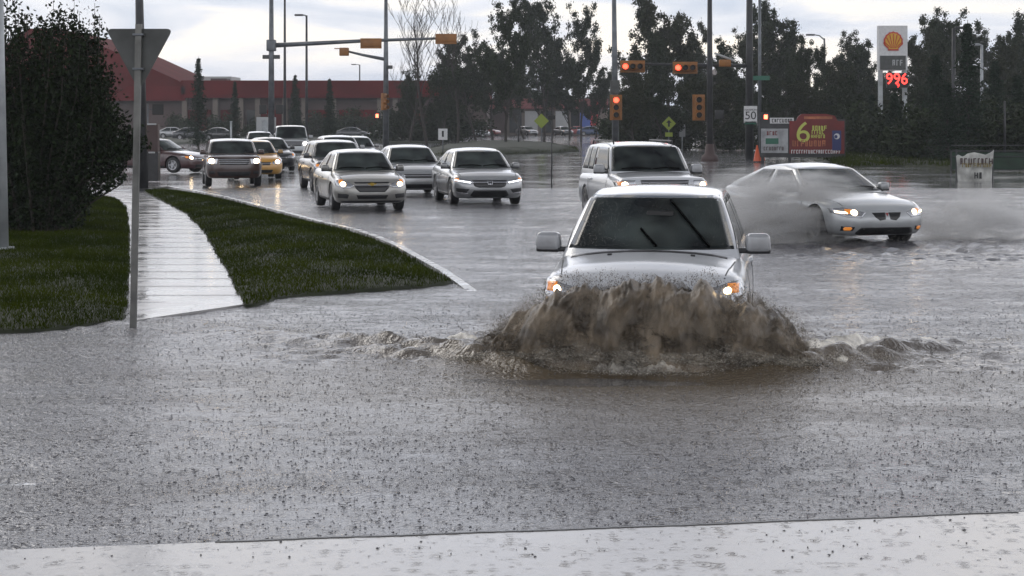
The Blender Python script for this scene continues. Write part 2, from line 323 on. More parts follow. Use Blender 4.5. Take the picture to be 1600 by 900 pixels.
def sheet(name, pts, z, m, thick=.12, kind='structure', label=None, cat=None, parent=None, mound=0, res=.5, edgez=None):
    """a raised area of ground with a skirt, gently domed: pts (x,y)"""
    bm = bmesh.new(); vs = [bm.verts.new((p[0], p[1], 0)) for p in pts]; bm.faces.new(vs); bmesh.ops.triangulate(bm, faces=bm.faces[:])
    xs = [p[0] for p in pts]; ys = [p[1] for p in pts]
    for ax, lo, hi in ((0, min(xs), max(xs)), (1, min(ys), max(ys))):
        k = lo+res
        while k < hi:
            bmesh.ops.bisect_plane(bm, geom=bm.verts[:]+bm.edges[:]+bm.faces[:], plane_co=(k, 0, 0) if ax == 0 else (0, k, 0), plane_no=(1, 0, 0) if ax == 0 else (0, 1, 0)); k += res
    for v in bm.verts: v.co.z = z
    if mound:
        bd = [v for v in bm.verts if v.is_boundary]; P2 = np.array([[p[0], p[1]] for p in pts]); Q2 = np.roll(P2, -1, 0)
        for v in bm.verts:
            if v.is_boundary: continue
            a = np.array([v.co.x, v.co.y]); e_ = Q2-P2; tt = np.clip(((a-P2)*e_).sum(1)/(e_*e_).sum(1), 0, 1)
            dd = np.sqrt(((P2+e_*tt[:, None]-a)**2).sum(1)).min(); v.co.z = z+mound*min(1, dd/1.0)**.7+.012*math.sin(v.co.x*3.1)*math.cos(v.co.y*1.3)
    be = [e for e in bm.edges if e.is_boundary]; r = bmesh.ops.extrude_edge_only(bm, edges=be)
    for v in [q for q in r['geom'] if isinstance(q, bmesh.types.BMVert)]: v.co.z = z-thick
    bmesh.ops.recalc_face_normals(bm, faces=bm.faces[:]); me = bpy.data.meshes.new(name); bm.to_mesh(me); bm.free()
    o = link(name, me, m, parent, smooth=bool(mound)); tag(o, label, cat, kind=kind); return o
def pp(lst, z=0): return [tuple(P(a, b_, z)[:2]) for a, b_ in lst]
def ragged(pts, step=.18, amp=.05, seed=1):
    r = random.Random(seed); o = []
    for i, a in enumerate(pts):
        b_ = pts[(i+1) % len(pts)]; L = math.dist(a, b_); n = max(1, int(L/step))
        for k in range(n):
            s_ = k/n; o.append((a[0]+(b_[0]-a[0])*s_+r.uniform(-amp, amp)*(k > 0), a[1]+(b_[1]-a[1])*s_+r.uniform(-amp, amp)*2*(k > 0)))
    return o
M['soil'] = mat('turf_soil', (.020, .026, .009), .8, var=.4, vscale=3)
# pavement strip the photographer stands by
near = [(-30, 8.35), tuple(P(0, 868)[:2]), tuple(P(500, 850)[:2]), tuple(P(1000, 832)[:2]), tuple(P(1600, 808)[:2]), (30, 15.6), (30, -30), (-30, -30)]
M['nearpave'], t, b = water_mat('wet_pavement', (.30, .285, .27), .20, .004, .72, True)
sheet('pavement', near, .028, M['nearpave'], .10, res=4)
def lerp_edge():
    r = random.Random(3); a = [near[i] for i in (1, 2, 3, 4)]; o = []
    for p_, q_ in zip(a[:-1], a[1:]):
        for k in range(60): t_ = k/60; o.append((p_[0]+(q_[0]-p_[0])*t_, p_[1]+(q_[1]-p_[1])*t_+.006*math.sin(len(o)*.23)+r.uniform(-.004, .004)))
    return o[40:]
strip_pts = lerp_edge()
# footpath between the lawns
PATHR = [(225, 305), (255, 315), (290, 332), (318, 360), (345, 405), (382, 474)]
PATHL = [(203, 500), (202, 430), (202, 350), (196, 320), (188, 311)]
path = pp([(150, 304), (200, 301)]+PATHR, .03)+pp(PATHL, .03)
sheet('footpath', path, .022, M['concrete'], .06, res=3)
for k in range(18):
    y0 = 17.5+k*1.5; 
# expansion joints across the path, wet grooves
jm = MB()
for py in (462, 448, 436, 425, 414, 404, 395, 387, 379, 372, 365, 359, 353, 347, 342, 337, 332, 327, 322):
    xr = np.interp(py, [q_[1] for q_ in PATHR], [q_[0] for q_ in PATHR]); a = P(204, py, .02); c = P(xr-2, py, .02)
    jm.poly([(a.x, a.y, .027), (c.x, c.y, .027), (c.x, c.y+.035, .027), (a.x, a.y+.035, .027)])
tag(jm.build('path_joints', M['soil']), kind='structure')
ISL = [(225, 297), (262, 296), (300, 301), (350, 311), (400, 324), (450, 337), (500, 350), (545, 360), (580, 372), (615, 386), (645, 403), (680, 423), (708, 437), (660, 445), (600, 449), (540, 452), (480, 456), (430, 463), (402, 472), (384, 474), (346, 405), (319, 360), (291, 332), (256, 314)]
isl = ragged(pp(ISL, .05), .25, .035)
sheet('lawn_island', isl, .03, M['soil'], .08, mound=.10, res=.45)
LFT = [(-420, 300), (100, 300), (180, 309), (197, 322), (201, 350), (201, 430), (197, 478), (190, 497), (120, 506), (60, 512), (0, 514), (-500, 520)]
lft = ragged(pp(LFT, .05), .25, .035, 2)
sheet('lawn', lft, .03, M['soil'], .08, mound=.10, res=.45)
def inside(px, py, poly):
    x, y = np.asarray(px), np.asarray(py); c = np.zeros(x.shape, bool); n = len(poly)
    for i in range(n):
        x1, y1 = poly[i]; x2, y2 = poly[(i+1) % n]
        with np.errstate(divide='ignore', invalid='ignore'): c ^= ((y1 > y) != (y2 > y)) & (x < (x2-x1)*(y-y1)/(y2-y1+1e-12)+x1)
    return c
def edge_dist(px, py, poly):
    A = np.array(poly); B = np.roll(A, -1, 0); Pt = np.stack([px, py], 1); D = np.full(len(Pt), 9.)
    for a, c in zip(A, B):
        e_ = c-a; tt = np.clip(((Pt-a)@e_)/(e_@e_+1e-9), 0, 1); D = np.minimum(D, np.sqrt(((a+tt[:, None]*e_-Pt)**2).sum(1)))
    return D
def grass(name, poly, n, h, seed, label, xr=None, yr=None, wid=.006):
    r = np.random.default_rng(seed); A = np.array(poly); x0, y0 = A.min(0); x1, y1 = A.max(0)
    if xr: x0, x1 = xr
    if yr: y0, y1 = max(y0, yr[0]), min(y1, yr[1])
    x = r.uniform(x0, x1, n*3); y = r.uniform(y0, y1, n*3); k = inside(x, y, poly); x, y = x[k][:n], y[k][:n]
    ed = edge_dist(x, y, poly); z = .03+.10*np.minimum(1, ed)**.7-.01
    a = r.uniform(0, 6.28, len(x)); hh = h*r.uniform(.5, 1.3, len(x)); ln = r.normal(0, .45, (len(x), 2))*hh[:, None]
    dx, dy = np.cos(a)*wid, np.sin(a)*wid
    V = np.stack([np.stack([x-dx, y-dy, z], 1), np.stack([x+dx, y+dy, z], 1), np.stack([x+ln[:, 0], y+ln[:, 1], z+hh], 1)], 1).reshape(-1, 3)
    o = link(name, npmesh(name, V, np.arange(len(V)).reshape(-1, 3)), M['blade']); tag(o, label, 'grass', kind='stuff')
grass('island_grass', isl, 120000, .06, 3, 'wet green turf covering the kerbside island right of the footpath')
grass('lawn_grass', lft, 150000, .06, 4, 'dark wet turf of the lawn left of the footpath', xr=(-11.5, -3), yr=(18.5, 55))
# kerbs along the road side of the island
def strip(name, pts, wdt, z0, z1, m, kind='structure', off=0):
    mb = MB()
    for i in range(len(pts)-1):
        a, c = Vector((*pts[i], 0)), Vector((*pts[i+1], 0)); d = (c-a).normalized(); n = Vector((d.y, -d.x, 0)) 
        def nn(j):
            p0, p1 = Vector((*pts[max(j-1, 0)], 0)), Vector((*pts[min(j+1, len(pts)-1)], 0)); q_ = (p1-p0).normalized(); return Vector((-q_.y, q_.x, 0))
        na, nc = nn(i), nn(i+1); a0, c0 = a+na*off, c+nc*off; a1, c1 = a+na*(off+wdt), c+nc*(off+wdt)
        for (p_, q_, zz0, zz1) in ((a0, c0, None, None),):
            mb.poly([(a0.x, a0.y, z1), (c0.x, c0.y, z1), (c1.x, c1.y, z1), (a1.x, a1.y, z1)])
            mb.poly([(a1.x, a1.y, z1), (c1.x, c1.y, z1), (c1.x, c1.y, z0), (a1.x, a1.y, z0)])
            mb.poly([(a0.x, a0.y, z0), (c0.x, c0.y, z0), (c0.x, c0.y, z1), (a0.x, a0.y, z1)])
    return tag(mb.build(name, m), kind=kind)
strip('water_edge_line', strip_pts, .022, .0, .032, mat('dark_water_lip', (.05, .05, .052), .4, var=.6, vscale=7), off=-.008)  # added dark strip: the water lip's dark line is put into its colour
KB = pp([(228, 292), (262, 291), (300, 297), (350, 307), (400, 320), (450, 333), (500, 346), (545, 356), (582, 368), (617, 383), (647, 400), (683, 420), (715, 440), (742, 456)], .05)
ko = strip('kerb', KB, .13, -.12, .045, M['kerb'])
for v in ko.data.vertices:
    v.co.z -= max(0, 25.8-v.co.y)*.030
# far islands and verges
isl2 = ragged(pp([(640, 238), (720, 226), (770, 223), (850, 226), (900, 231), (905, 235), (850, 238), (780, 240), (700, 243)], .05), 1.0, .1, 5)
sheet('median_lawn', isl2, .06, M['soil'], .12, mound=.35, res=2.0)
grass('median_grass', isl2, 14000, .16, 6, 'tufted grass of the low median under the leafless trees', wid=.03)
verge = ragged(pp([(1325, 262), (1400, 259), (1500, 262), (1700, 266), (2600, 262), (2600, 206), (1700, 206), (1210, 215), (1200, 232), (1270, 247)], .0), 1.5, .2, 8)
sheet('verge', verge, .03, M['soil'], .10, mound=.25, res=4)
grass('verge_grass', verge, 60000, .28, 9, 'long wet grass on the verge below the dark trees at right', xr=(15, 55), yr=(84, 130), wid=.03)
vl = ragged(pp([(-1400, 262), (-600, 258), (60, 246), (215, 232), (300, 224), (420, 222), (600, 222), (700, 223), (700, 214), (100, 208), (-900, 208)], 0), 3, .3, 10)
sheet('far_lawn', vl, .02, M['soil'], .08, mound=.1, res=8)
strip('lane_kerb', pp([(560, 226), (640, 232), (700, 240), (712, 244)], 0), .3, -.03, .1, M['kerb'])
# ------------------------------------------------------------------ vehicles
def interp(tab, x): return float(np.interp(x, [a for a, _ in tab], [b_ for _, b_ in tab]))
T = {
 'compact_suv': dict(L=4.6, W=1.90, H=1.70, zb=.26, hood=[(0, .88), (.25, .99), (.6, 1.06), (1.2, 1.13), (1.5, 1.15)], yc=1.22, y1=2.05, ym=2.7, y2=4.05, y3=4.5, deck=1.12,
    nz=[(.2, .10), (.45, 0), (.62, .01), (.8, .07), (1.0, .14)], R=.36, wf=.84, wr=3.63, crown=.10, roofw=.67, D=.50, belt=1.08),
 'large_suv': dict(L=5.0, W=1.95, H=1.78, zb=.32, hood=[(0, 1.02), (.2, 1.09), (.6, 1.13), (1.2, 1.17), (1.5, 1.18)], yc=1.25, y1=1.95, ym=2.8, y2=4.6, y3=4.92, deck=1.14,
    nz=[(.3, .06), (.55, 0), (.75, .01), (1.0, .05), (1.1, .08)], R=.39, wf=.88, wr=3.9, crown=.07, roofw=.74, D=.34, belt=1.12),
 'boxy_suv': dict(L=4.45, W=1.86, H=1.58, zb=.30, hood=[(0, .98), (.2, 1.04), (.6, 1.08), (1.0, 1.10), (1.3, 1.1)], yc=1.05, y1=1.65, ym=2.5, y2=4.1, y3=4.38, deck=1.06,
    nz=[(.3, .06), (.5, 0), (.7, .01), (.95, .05), (1.1, .08)], R=.36, wf=.82, wr=3.45, crown=.07, roofw=.74, D=.32, belt=1.04),
 'crossover': dict(L=4.6, W=1.83, H=1.58, zb=.26, hood=[(0, .84), (.2, .93), (.6, 1.0), (1.1, 1.05), (1.4, 1.06)], yc=1.1, y1=1.8, ym=2.5, y2=4.0, y3=4.45, deck=1.05,
    nz=[(.2, .08), (.45, 0), (.65, .02), (.85, .09), (1.0, .14)], R=.35, wf=.86, wr=3.55, crown=.08, roofw=.68, D=.42, belt=1.0),
 'sedan': dict(L=4.65, W=1.80, H=1.47, zb=.20, hood=[(0, .70), (.15, .78), (.5, .87), (1.15, .96), (1.5, .97)], yc=1.12, y1=1.88, ym=2.45, y2=3.3, y3=4.2, deck=1.02,
    nz=[(.18, .10), (.38, 0), (.55, .01), (.7, .08), (.9, .16)], R=.33, wf=.90, wr=3.60, crown=.07, roofw=.64, D=.46, belt=.92),
 'wide_sedan': dict(L=4.9, W=1.85, H=1.46, zb=.19, hood=[(0, .68), (.15, .76), (.5, .85), (1.2, .94), (1.5, .95)], yc=1.2, y1=2.0, ym=2.6, y2=3.5, y3=4.5, deck=1.0,
    nz=[(.18, .10), (.38, 0), (.55, .01), (.7, .10), (.9, .2)], R=.34, wf=.94, wr=3.72, crown=.06, roofw=.64, D=.5, belt=.90),
 'sport_sedan': dict(L=5.0, W=1.88, H=1.42, zb=.20, hood=[(0, .64), (.15, .72), (.5, .82), (1.3, .93), (1.6, .94)], yc=1.3, y1=2.2, ym=2.75, y2=3.5, y3=4.6, deck=1.02,
    nz=[(.18, .14), (.36, .01), (.5, 0), (.66, .09), (.9, .2)], R=.34, wf=.98, wr=3.80, crown=.07, roofw=.62, D=.60, belt=.90),
 'pickup': dict(L=5.6, W=2.0, H=1.95, zb=.36, hood=[(0, 1.08), (.15, 1.15), (.6, 1.2), (1.2, 1.24), (1.5, 1.25)], yc=1.3, y1=1.9, ym=2.5, y2=3.3, y3=3.6, deck=1.25,
    nz=[(.3, .04), (.55, 0), (.8, .01), (1.1, .05)], R=.40, wf=.95, wr=4.4, crown=.06, roofw=.78, D=.25, belt=1.22),
}
def half_w(p, s):
    L, W = p['L'], p['W']; D = p['D']; n = 2.7
    w_ = W/2*(1-.03*((s-L/2)/(L/2))**2)
    if s < D: w_ *= max(0, 1-(1-s/D)**n)**(1/n)
    D2 = D*.8
    if s > L-D2: w_ *= max(0, 1-(1-(L-s)/D2)**n)**(1/n)
    return w_
def body_mesh(p):
    L = p['L']; D = p['D']
    top = lambda s: interp(p['hood'], s) if s < p['hood'][-1][0] else float(np.interp(s, [p['hood'][-1][0], p['y3']-.2, L-.1, L], [p['hood'][-1][1], p['deck'], p['deck']-.02, p['deck']-.10]))
    st = [D*(k/9)**2.2 for k in range(10)]+list(np.arange(D+.08, L-D*.8, .09))+[L-D*.8*(k/7)**2.2 for k in range(7, -1, -1)]
    fx = [0, .5, .82, .90, .955, .985, 1.0, 1.0, .992, .975, .945, .90, .82, .66, .45, .22, 0]
    V = []; n = len(fx)
    for s in st:
        w_ = half_w(p, s); zt = top(s); cr_ = p['crown']*min(1, .25+s/1.0) ; zs = zt-cr_; zb = p['zb']+ (.06 if s < .05 else 0)
        ex = [0, 0, 0, .03, .12, .28, .45, .60, .74, .86, .94, 1.0]
        zz = [zb+(zs-zb)*q_ for q_ in ex]+[zs+cr_*q_ for q_ in (.32, .62, .84, .96, 1.0)]
        fade = max(0, 1-s/.95)**2; fr = max(0, 1-(L-s)/.7)**2
        for x_, z_ in zip(fx, zz):
            V.append((x_*w_, -L/2+s+interp(p['nz'], z_)*fade-interp(p['nz'], z_)*.6*fr, z_))
    Fc = []; ns = len(st)
    allv = V+[(-x, y, z) for x, y, z in V]; off = len(V)
    for i in range(ns-1):
        for j in range(n-1):
            a, b_, c, d = i*n+j, i*n+j+1, (i+1)*n+j+1, (i+1)*n+j
            Fc.append((a, b_, c, d)); Fc.append((off+d, off+c, off+b_, off+a))
    bm = bmesh.new(); vs = [bm.verts.new(v) for v in allv]
    for f in Fc:
        try: bm.faces.new([vs[k] for k in f])
        except ValueError: pass
    bmesh.ops.remove_doubles(bm, verts=bm.verts[:], dist=1e-4)
    bmesh.ops.dissolve_degenerate(bm, edges=bm.edges[:], dist=1e-5)
    he = [e for e in bm.edges if e.is_boundary]
    if he: bmesh.ops.holes_fill(bm, edges=he)
    bmesh.ops.recalc_face_normals(bm, faces=bm.faces[:]); me = bpy.data.meshes.new('body'); bm.to_mesh(me); bm.free(); return me
def cabin_mesh(p):
    L, W, H = p['L'], p['W'], p['H']; zb = p['belt']-.06
    pts = [(p['yc']-.12, p['belt']-.04), (p['yc']+.02, interp(p['hood'], p['yc'])+.0), (p['y1'], H-.06), (p['ym'], H), ((p['ym']+p['y2'])/2, H-.005), (p['y2'], H-.045), (p['y3'], p['deck']+.02), (p['y3']+.1, p['belt']-.04)]
    ss = np.arange(pts[0][0], min(pts[-1][0], L-.04), .035); zc = np.interp(ss, [a for a, _ in pts], [b_ for _, b_ in pts])
    k = np.array([1, 2, 3, 2, 1.]); k /= k.sum(); zp = np.pad(zc, 2, mode='edge'); zc = np.convolve(zp, k, mode='valid')
    Wb, Wr = W/2*.90, W/2*p['roofw']; n = 0; V = []
    up = [0, .25, .5, .75, .92, 1.0]; ac = [.965, .9, .75, .5, .25, 0]
    xh = lambda z: Wb+(Wr-Wb)*max(0, (z-zb)/(H-.05-zb))**1.25
    for s, z1 in zip(ss, zc):
        row = []; crn = .045*min(1, max(0, (z1-zb)/.4))
        for q_ in up:
            z_ = zb+(z1-crn-.03-zb)*q_; row.append((xh(z_), z_))
        xe = row[-1][0]
        for j, q_ in enumerate(ac): row.append((xe*q_, z1-crn*(q_**2.2)-(.012 if j == 0 else 0)))
        tf = max(0, 1-(s-p['yc'])/(p['y1']-p['yc']+.5)); tr = max(0, 1-(p['y3']-s)/.9)
        for x_, z_ in row:
            sh = (.30*tf**.8-.16*tr)*(abs(x_)/(W/2))**2.2
            V.append((x_, -L/2+s+sh, z_))
        n = len(row)
    off = len(V); allv = V+[(-x, y, z) for x, y, z in V]; bm = bmesh.new(); vs = [bm.verts.new(v) for v in allv]
    for i in range(len(ss)-1):
        for j in range(n-1):
            a, b_, c, d = i*n+j, i*n+j+1, (i+1)*n+j+1, (i+1)*n+j
            for f in ((a, b_, c, d), (off+d, off+c, off+b_, off+a)):
                try: bm.faces.new([vs[q_] for q_ in f])
                except ValueError: pass
    bmesh.ops.remove_doubles(bm, verts=bm.verts[:], dist=1e-4)
    he = [e for e in bm.edges if e.is_boundary]; bmesh.ops.holes_fill(bm, edges=he)
    bmesh.ops.recalc_face_normals(bm, faces=bm.faces[:]); me = bpy.data.meshes.new('roof'); bm.to_mesh(me); bm.free(); return me, xh
def bvh(me):
    bm = bmesh.new(); bm.from_mesh(me); t = BVHTree.FromBMesh(bm); bm.free(); return t
def patch(bv, poly, axis, off=.005, nr=10, nc=12, sgn=1):
    """sheet lying on a body: outline poly in the two axes across the ray; thickness is a rim back into the body"""
    bs = [b_ for _, b_ in poly]; lo, hi = min(bs), max(bs); mb = MB(); idx = {}; V = []; 
    for i in range(nr+1):
        b_ = lo+(hi-lo)*(i/nr); b_ = min(max(b_, lo+1e-4), hi-1e-4); xs = []
        for k in range(len(poly)):
            (a1, b1), (a2, b2) = poly[k], poly[(k+1) % len(poly)]
            if (b1 <= b_ < b2) or (b2 <= b_ < b1): xs.append(a1+(a2-a1)*(b_-b1)/(b2-b1))
        if len(xs) < 2: continue
        x0, x1 = min(xs), max(xs)
        for j in range(nc+1):
            a = x0+(x1-x0)*j/nc
            if axis == 'front': o, d = Vector((a, -20, b_)), Vector((0, 1, 0))
            elif axis == 'rear': o, d = Vector((a, 20, b_)), Vector((0, -1, 0))
            elif axis == 'side': o, d = Vector((20*sgn, a, b_)), Vector((-sgn, 0, 0))
            elif axis == 'diag': # 45 degrees at a front corner; a measured across the view
                o = Vector((sgn*(a*.7071), 0, b_))+Vector((sgn*14, -14, 0)); o = Vector((sgn*(14+a*.7071), -14+a*.7071, b_)); d = Vector((-sgn*.7071, .7071, 0))
            else: o, d = Vector((a, b_, 20)), Vector((0, 0, -1))
            h, nn, _, _ = bv.ray_cast(o, d)
            if h is None: continue
            if nn.dot(d) > 0: nn = -nn
            idx[i, j] = len(V); V.append((h+nn*off, nn))
    base = V; mb.v = [v for v, _ in base]
    for i in range(nr):
        for j in range(nc):
            ks = [(i, j), (i, j+1), (i+1, j+1), (i+1, j)]
            if all(k in idx for k in ks):
                q_ = [mb.v[idx[k]] for k in ks]
                if max((q_[a_]-q_[(a_+1) % 4]).length for a_ in range(4)) < .6: mb.f.append([idx[k] for k in ks])
    me = mb.mesh('patch'); bm = bmesh.new(); bm.from_mesh(me)
    seen = set(); best = []          # keep the largest connected piece
    for f0 in bm.faces:
        if f0 in seen: continue
        st_, comp = [f0], []; seen.add(f0)
        while st_:
            f_ = st_.pop(); comp.append(f_)
            for e_ in f_.edges:
                for g_ in e_.link_faces:
                    if g_ not in seen: seen.add(g_); st_.append(g_)
        if len(comp) > len(best): best = comp
    bs_ = set(best); bmesh.ops.delete(bm, geom=[f_ for f_ in bm.faces if f_ not in bs_], context='FACES')
    r = bmesh.ops.extrude_edge_only(bm, edges=[e for e in bm.edges if e.is_boundary])
    nrm = [n_ for _, n_ in base]; bm.verts.ensure_lookup_table()
    for v in [g_ for g_ in r['geom'] if isinstance(g_, bmesh.types.BMVert)]:
        k = min(range(len(base)), key=lambda q_: (base[q_][0]-v.co).length_squared); v.co -= nrm[k]*(off+.012)
    if len(bm.faces): bmesh.ops.recalc_face_normals(bm, faces=bm.faces[:])
    me2 = bpy.data.meshes.new('patch'); bm.to_mesh(me2); bm.free(); bpy.data.meshes.remove(me); return me2
def cut_arches(me, p, cuts):
    o = bpy.data.objects.new('tmp', me); COL.objects.link(o); mb = MB(); 
    for y, r in cuts:
        for sg in (1, -1):
            mb.lathe([(-.17, 0.001), (-.17, r), (.25, r), (.25, .001)], (sg*(p['W']/2-.08), y, p['R']), 'X', 28)
    m2 = mb.mesh('cut'); bm = bmesh.new(); bm.from_mesh(m2); bmesh.ops.remove_doubles(bm, verts=bm.verts[:], dist=.003); bmesh.ops.recalc_face_normals(bm, faces=bm.faces[:]); bm.to_mesh(m2); bm.free()
    c = bpy.data.objects.new('tmpc', m2); COL.objects.link(c); md = o.modifiers.new('b', 'BOOLEAN'); md.object = c; md.operation = 'DIFFERENCE'; md.solver = 'EXACT'
    dg = bpy.context.evaluated_depsgraph_get(); r_ = bpy.data.meshes.new_from_object(o.evaluated_get(dg)); n0 = len(me.polygons)
    bpy.data.objects.remove(o); bpy.data.objects.remove(c)
    return r_ if len(r_.polygons) > n0*.6 else me
def shade(me, ang=38):
    me.polygons.foreach_set('use_smooth', [True]*len(me.polygons))
    bm = bmesh.new(); bm.from_mesh(me)
    for e in bm.edges:
        if len(e.link_faces) == 2 and e.calc_face_angle(0) > R(ang): e.smooth = False
    bm.to_mesh(me); bm.free(); return me
CACHE = {}
def shapes(kind):
    if kind in CACHE: return CACHE[kind]
    p = T[kind]; b0 = body_mesh(p); bv = bvh(b0); L = p['L']
    b1 = shade(cut_arches(b0, p, [(-L/2+p['wf'], p['R']+.055), (-L/2+p['wr'], p['R']+.055)]))
    c0, xh = cabin_mesh(p); cv = bvh(c0); shade(c0, 50); p['xh'] = xh
    CACHE[kind] = (p, b1, bv, c0, cv, xh); return CACHE[kind]
def wheel(parent, x, y, z, r, steer, sg, rimmat, nsp=5):
    t_ = MB().lathe([(-.10, r*.62), (-.11, r*.82), (-.095, r*.97), (-.05, r), (.05, r), (.095, r*.97), (.11, r*.82), (.10, r*.62), (-.10, r*.62)], (0, 0, 0), 'X', 30)
    wo_ = t_.build('wheel', M['rubber'], parent, True, (x, y, z)); wo_.rotation_euler = (0, 0, steer)
    rm = MB().lathe([(sg*.02, .001), (sg*.02, r*.60)], (0, 0, 0), 'X', 24); rm.lathe([(sg*.085, r*.64), (sg*.10, r*.62), (sg*.095, r*.55), (sg*.03, r*.52)], (0, 0, 0), 'X', 24)
    for k in range(nsp):
        a = k*2*math.pi/nsp; c, s_ = math.cos(a), math.sin(a)
        q = [(sg*.08, c*r*.08-s_*u*r, s_*r*.08+c*u*r) for u in (-.09, .09)]+[(sg*.085, c*r*.56-s_*u*r, s_*r*.56+c*u*r) for u in (.06, -.06)]
        rm.prism(q, (-sg*.03, 0, 0))
    rm.lathe([(sg*.095, .001), (sg*.09, r*.14), (sg*.05, r*.15)], (0, 0, 0), 'X', 12)
    rm.build('rim', rimmat, wo_, False)
def mirror_part(par, p, pm, sg, sc=1.0):
    x0 = p['xh'](p['belt']+.05)
    bm = bmesh.new(); bmesh.ops.create_cube(bm, size=1)
    for v in bm.verts: v.co = Vector((v.co.x*.25*sc*(1.0 if v.co.z < 0 else .9), v.co.y*.15, v.co.z*.185*sc))
    bmesh.ops.bevel(bm, geom=bm.edges[:], offset=.05, segments=3, affect='EDGES', profile=.55); me = bpy.data.meshes.new('mirror'); bm.to_mesh(me); bm.free()
    yy = -p['L']/2+p['yc']+.46
    o = link('mirror', me, pm, par, True, (sg*(x0+.185*sc), yy, p['belt']+.10)); o.rotation_euler = (0, 0, sg*R(8))
    b_ = MB().box((0, 0, 0), (.17, .07, .05), bev=.015); b_.build('mirror_arm', M['trim'], o, True, (-sg*.12, 0, -.075*sc))
    MB().box((0, 0, 0), (.236*sc, .13, .05), bev=.02).build('lower_housing', M['trim'], o, True, (0, .004, -.078*sc))
    return o
HL = dict( # headlight outlines (x, z) on one side, seen from the front
 compact_suv=[(.52, .84), (.86, .93), (.93, .82), (.82, .73), (.57, .75)],
 large_suv=[(.60, 1.02), (.93, 1.02), (.95, .84), (.72, .82), (.60, .88)],
 boxy_suv=[(.52, .94), (.86, .96), (.88, .76), (.55, .76)],
 crossover=[(.48, .78), (.82, .88), (.88, .76), (.72, .66), (.5, .68)],
 sedan=[(.46, .66), (.78, .79), (.86, .74), (.84, .62), (.68, .555), (.48, .575)],
 wide_sedan=[(.42, .635), (.86, .735), (.90, .69), (.84, .635), (.55, .565), (.44, .585)],
 sport_sedan=[(.40, .60), (.74, .69), (.90, .68), (.90, .60), (.72, .52), (.50, .51)],
 pickup=[(.62, 1.08), (.95, 1.08), (.97, .84), (.65, .84)])
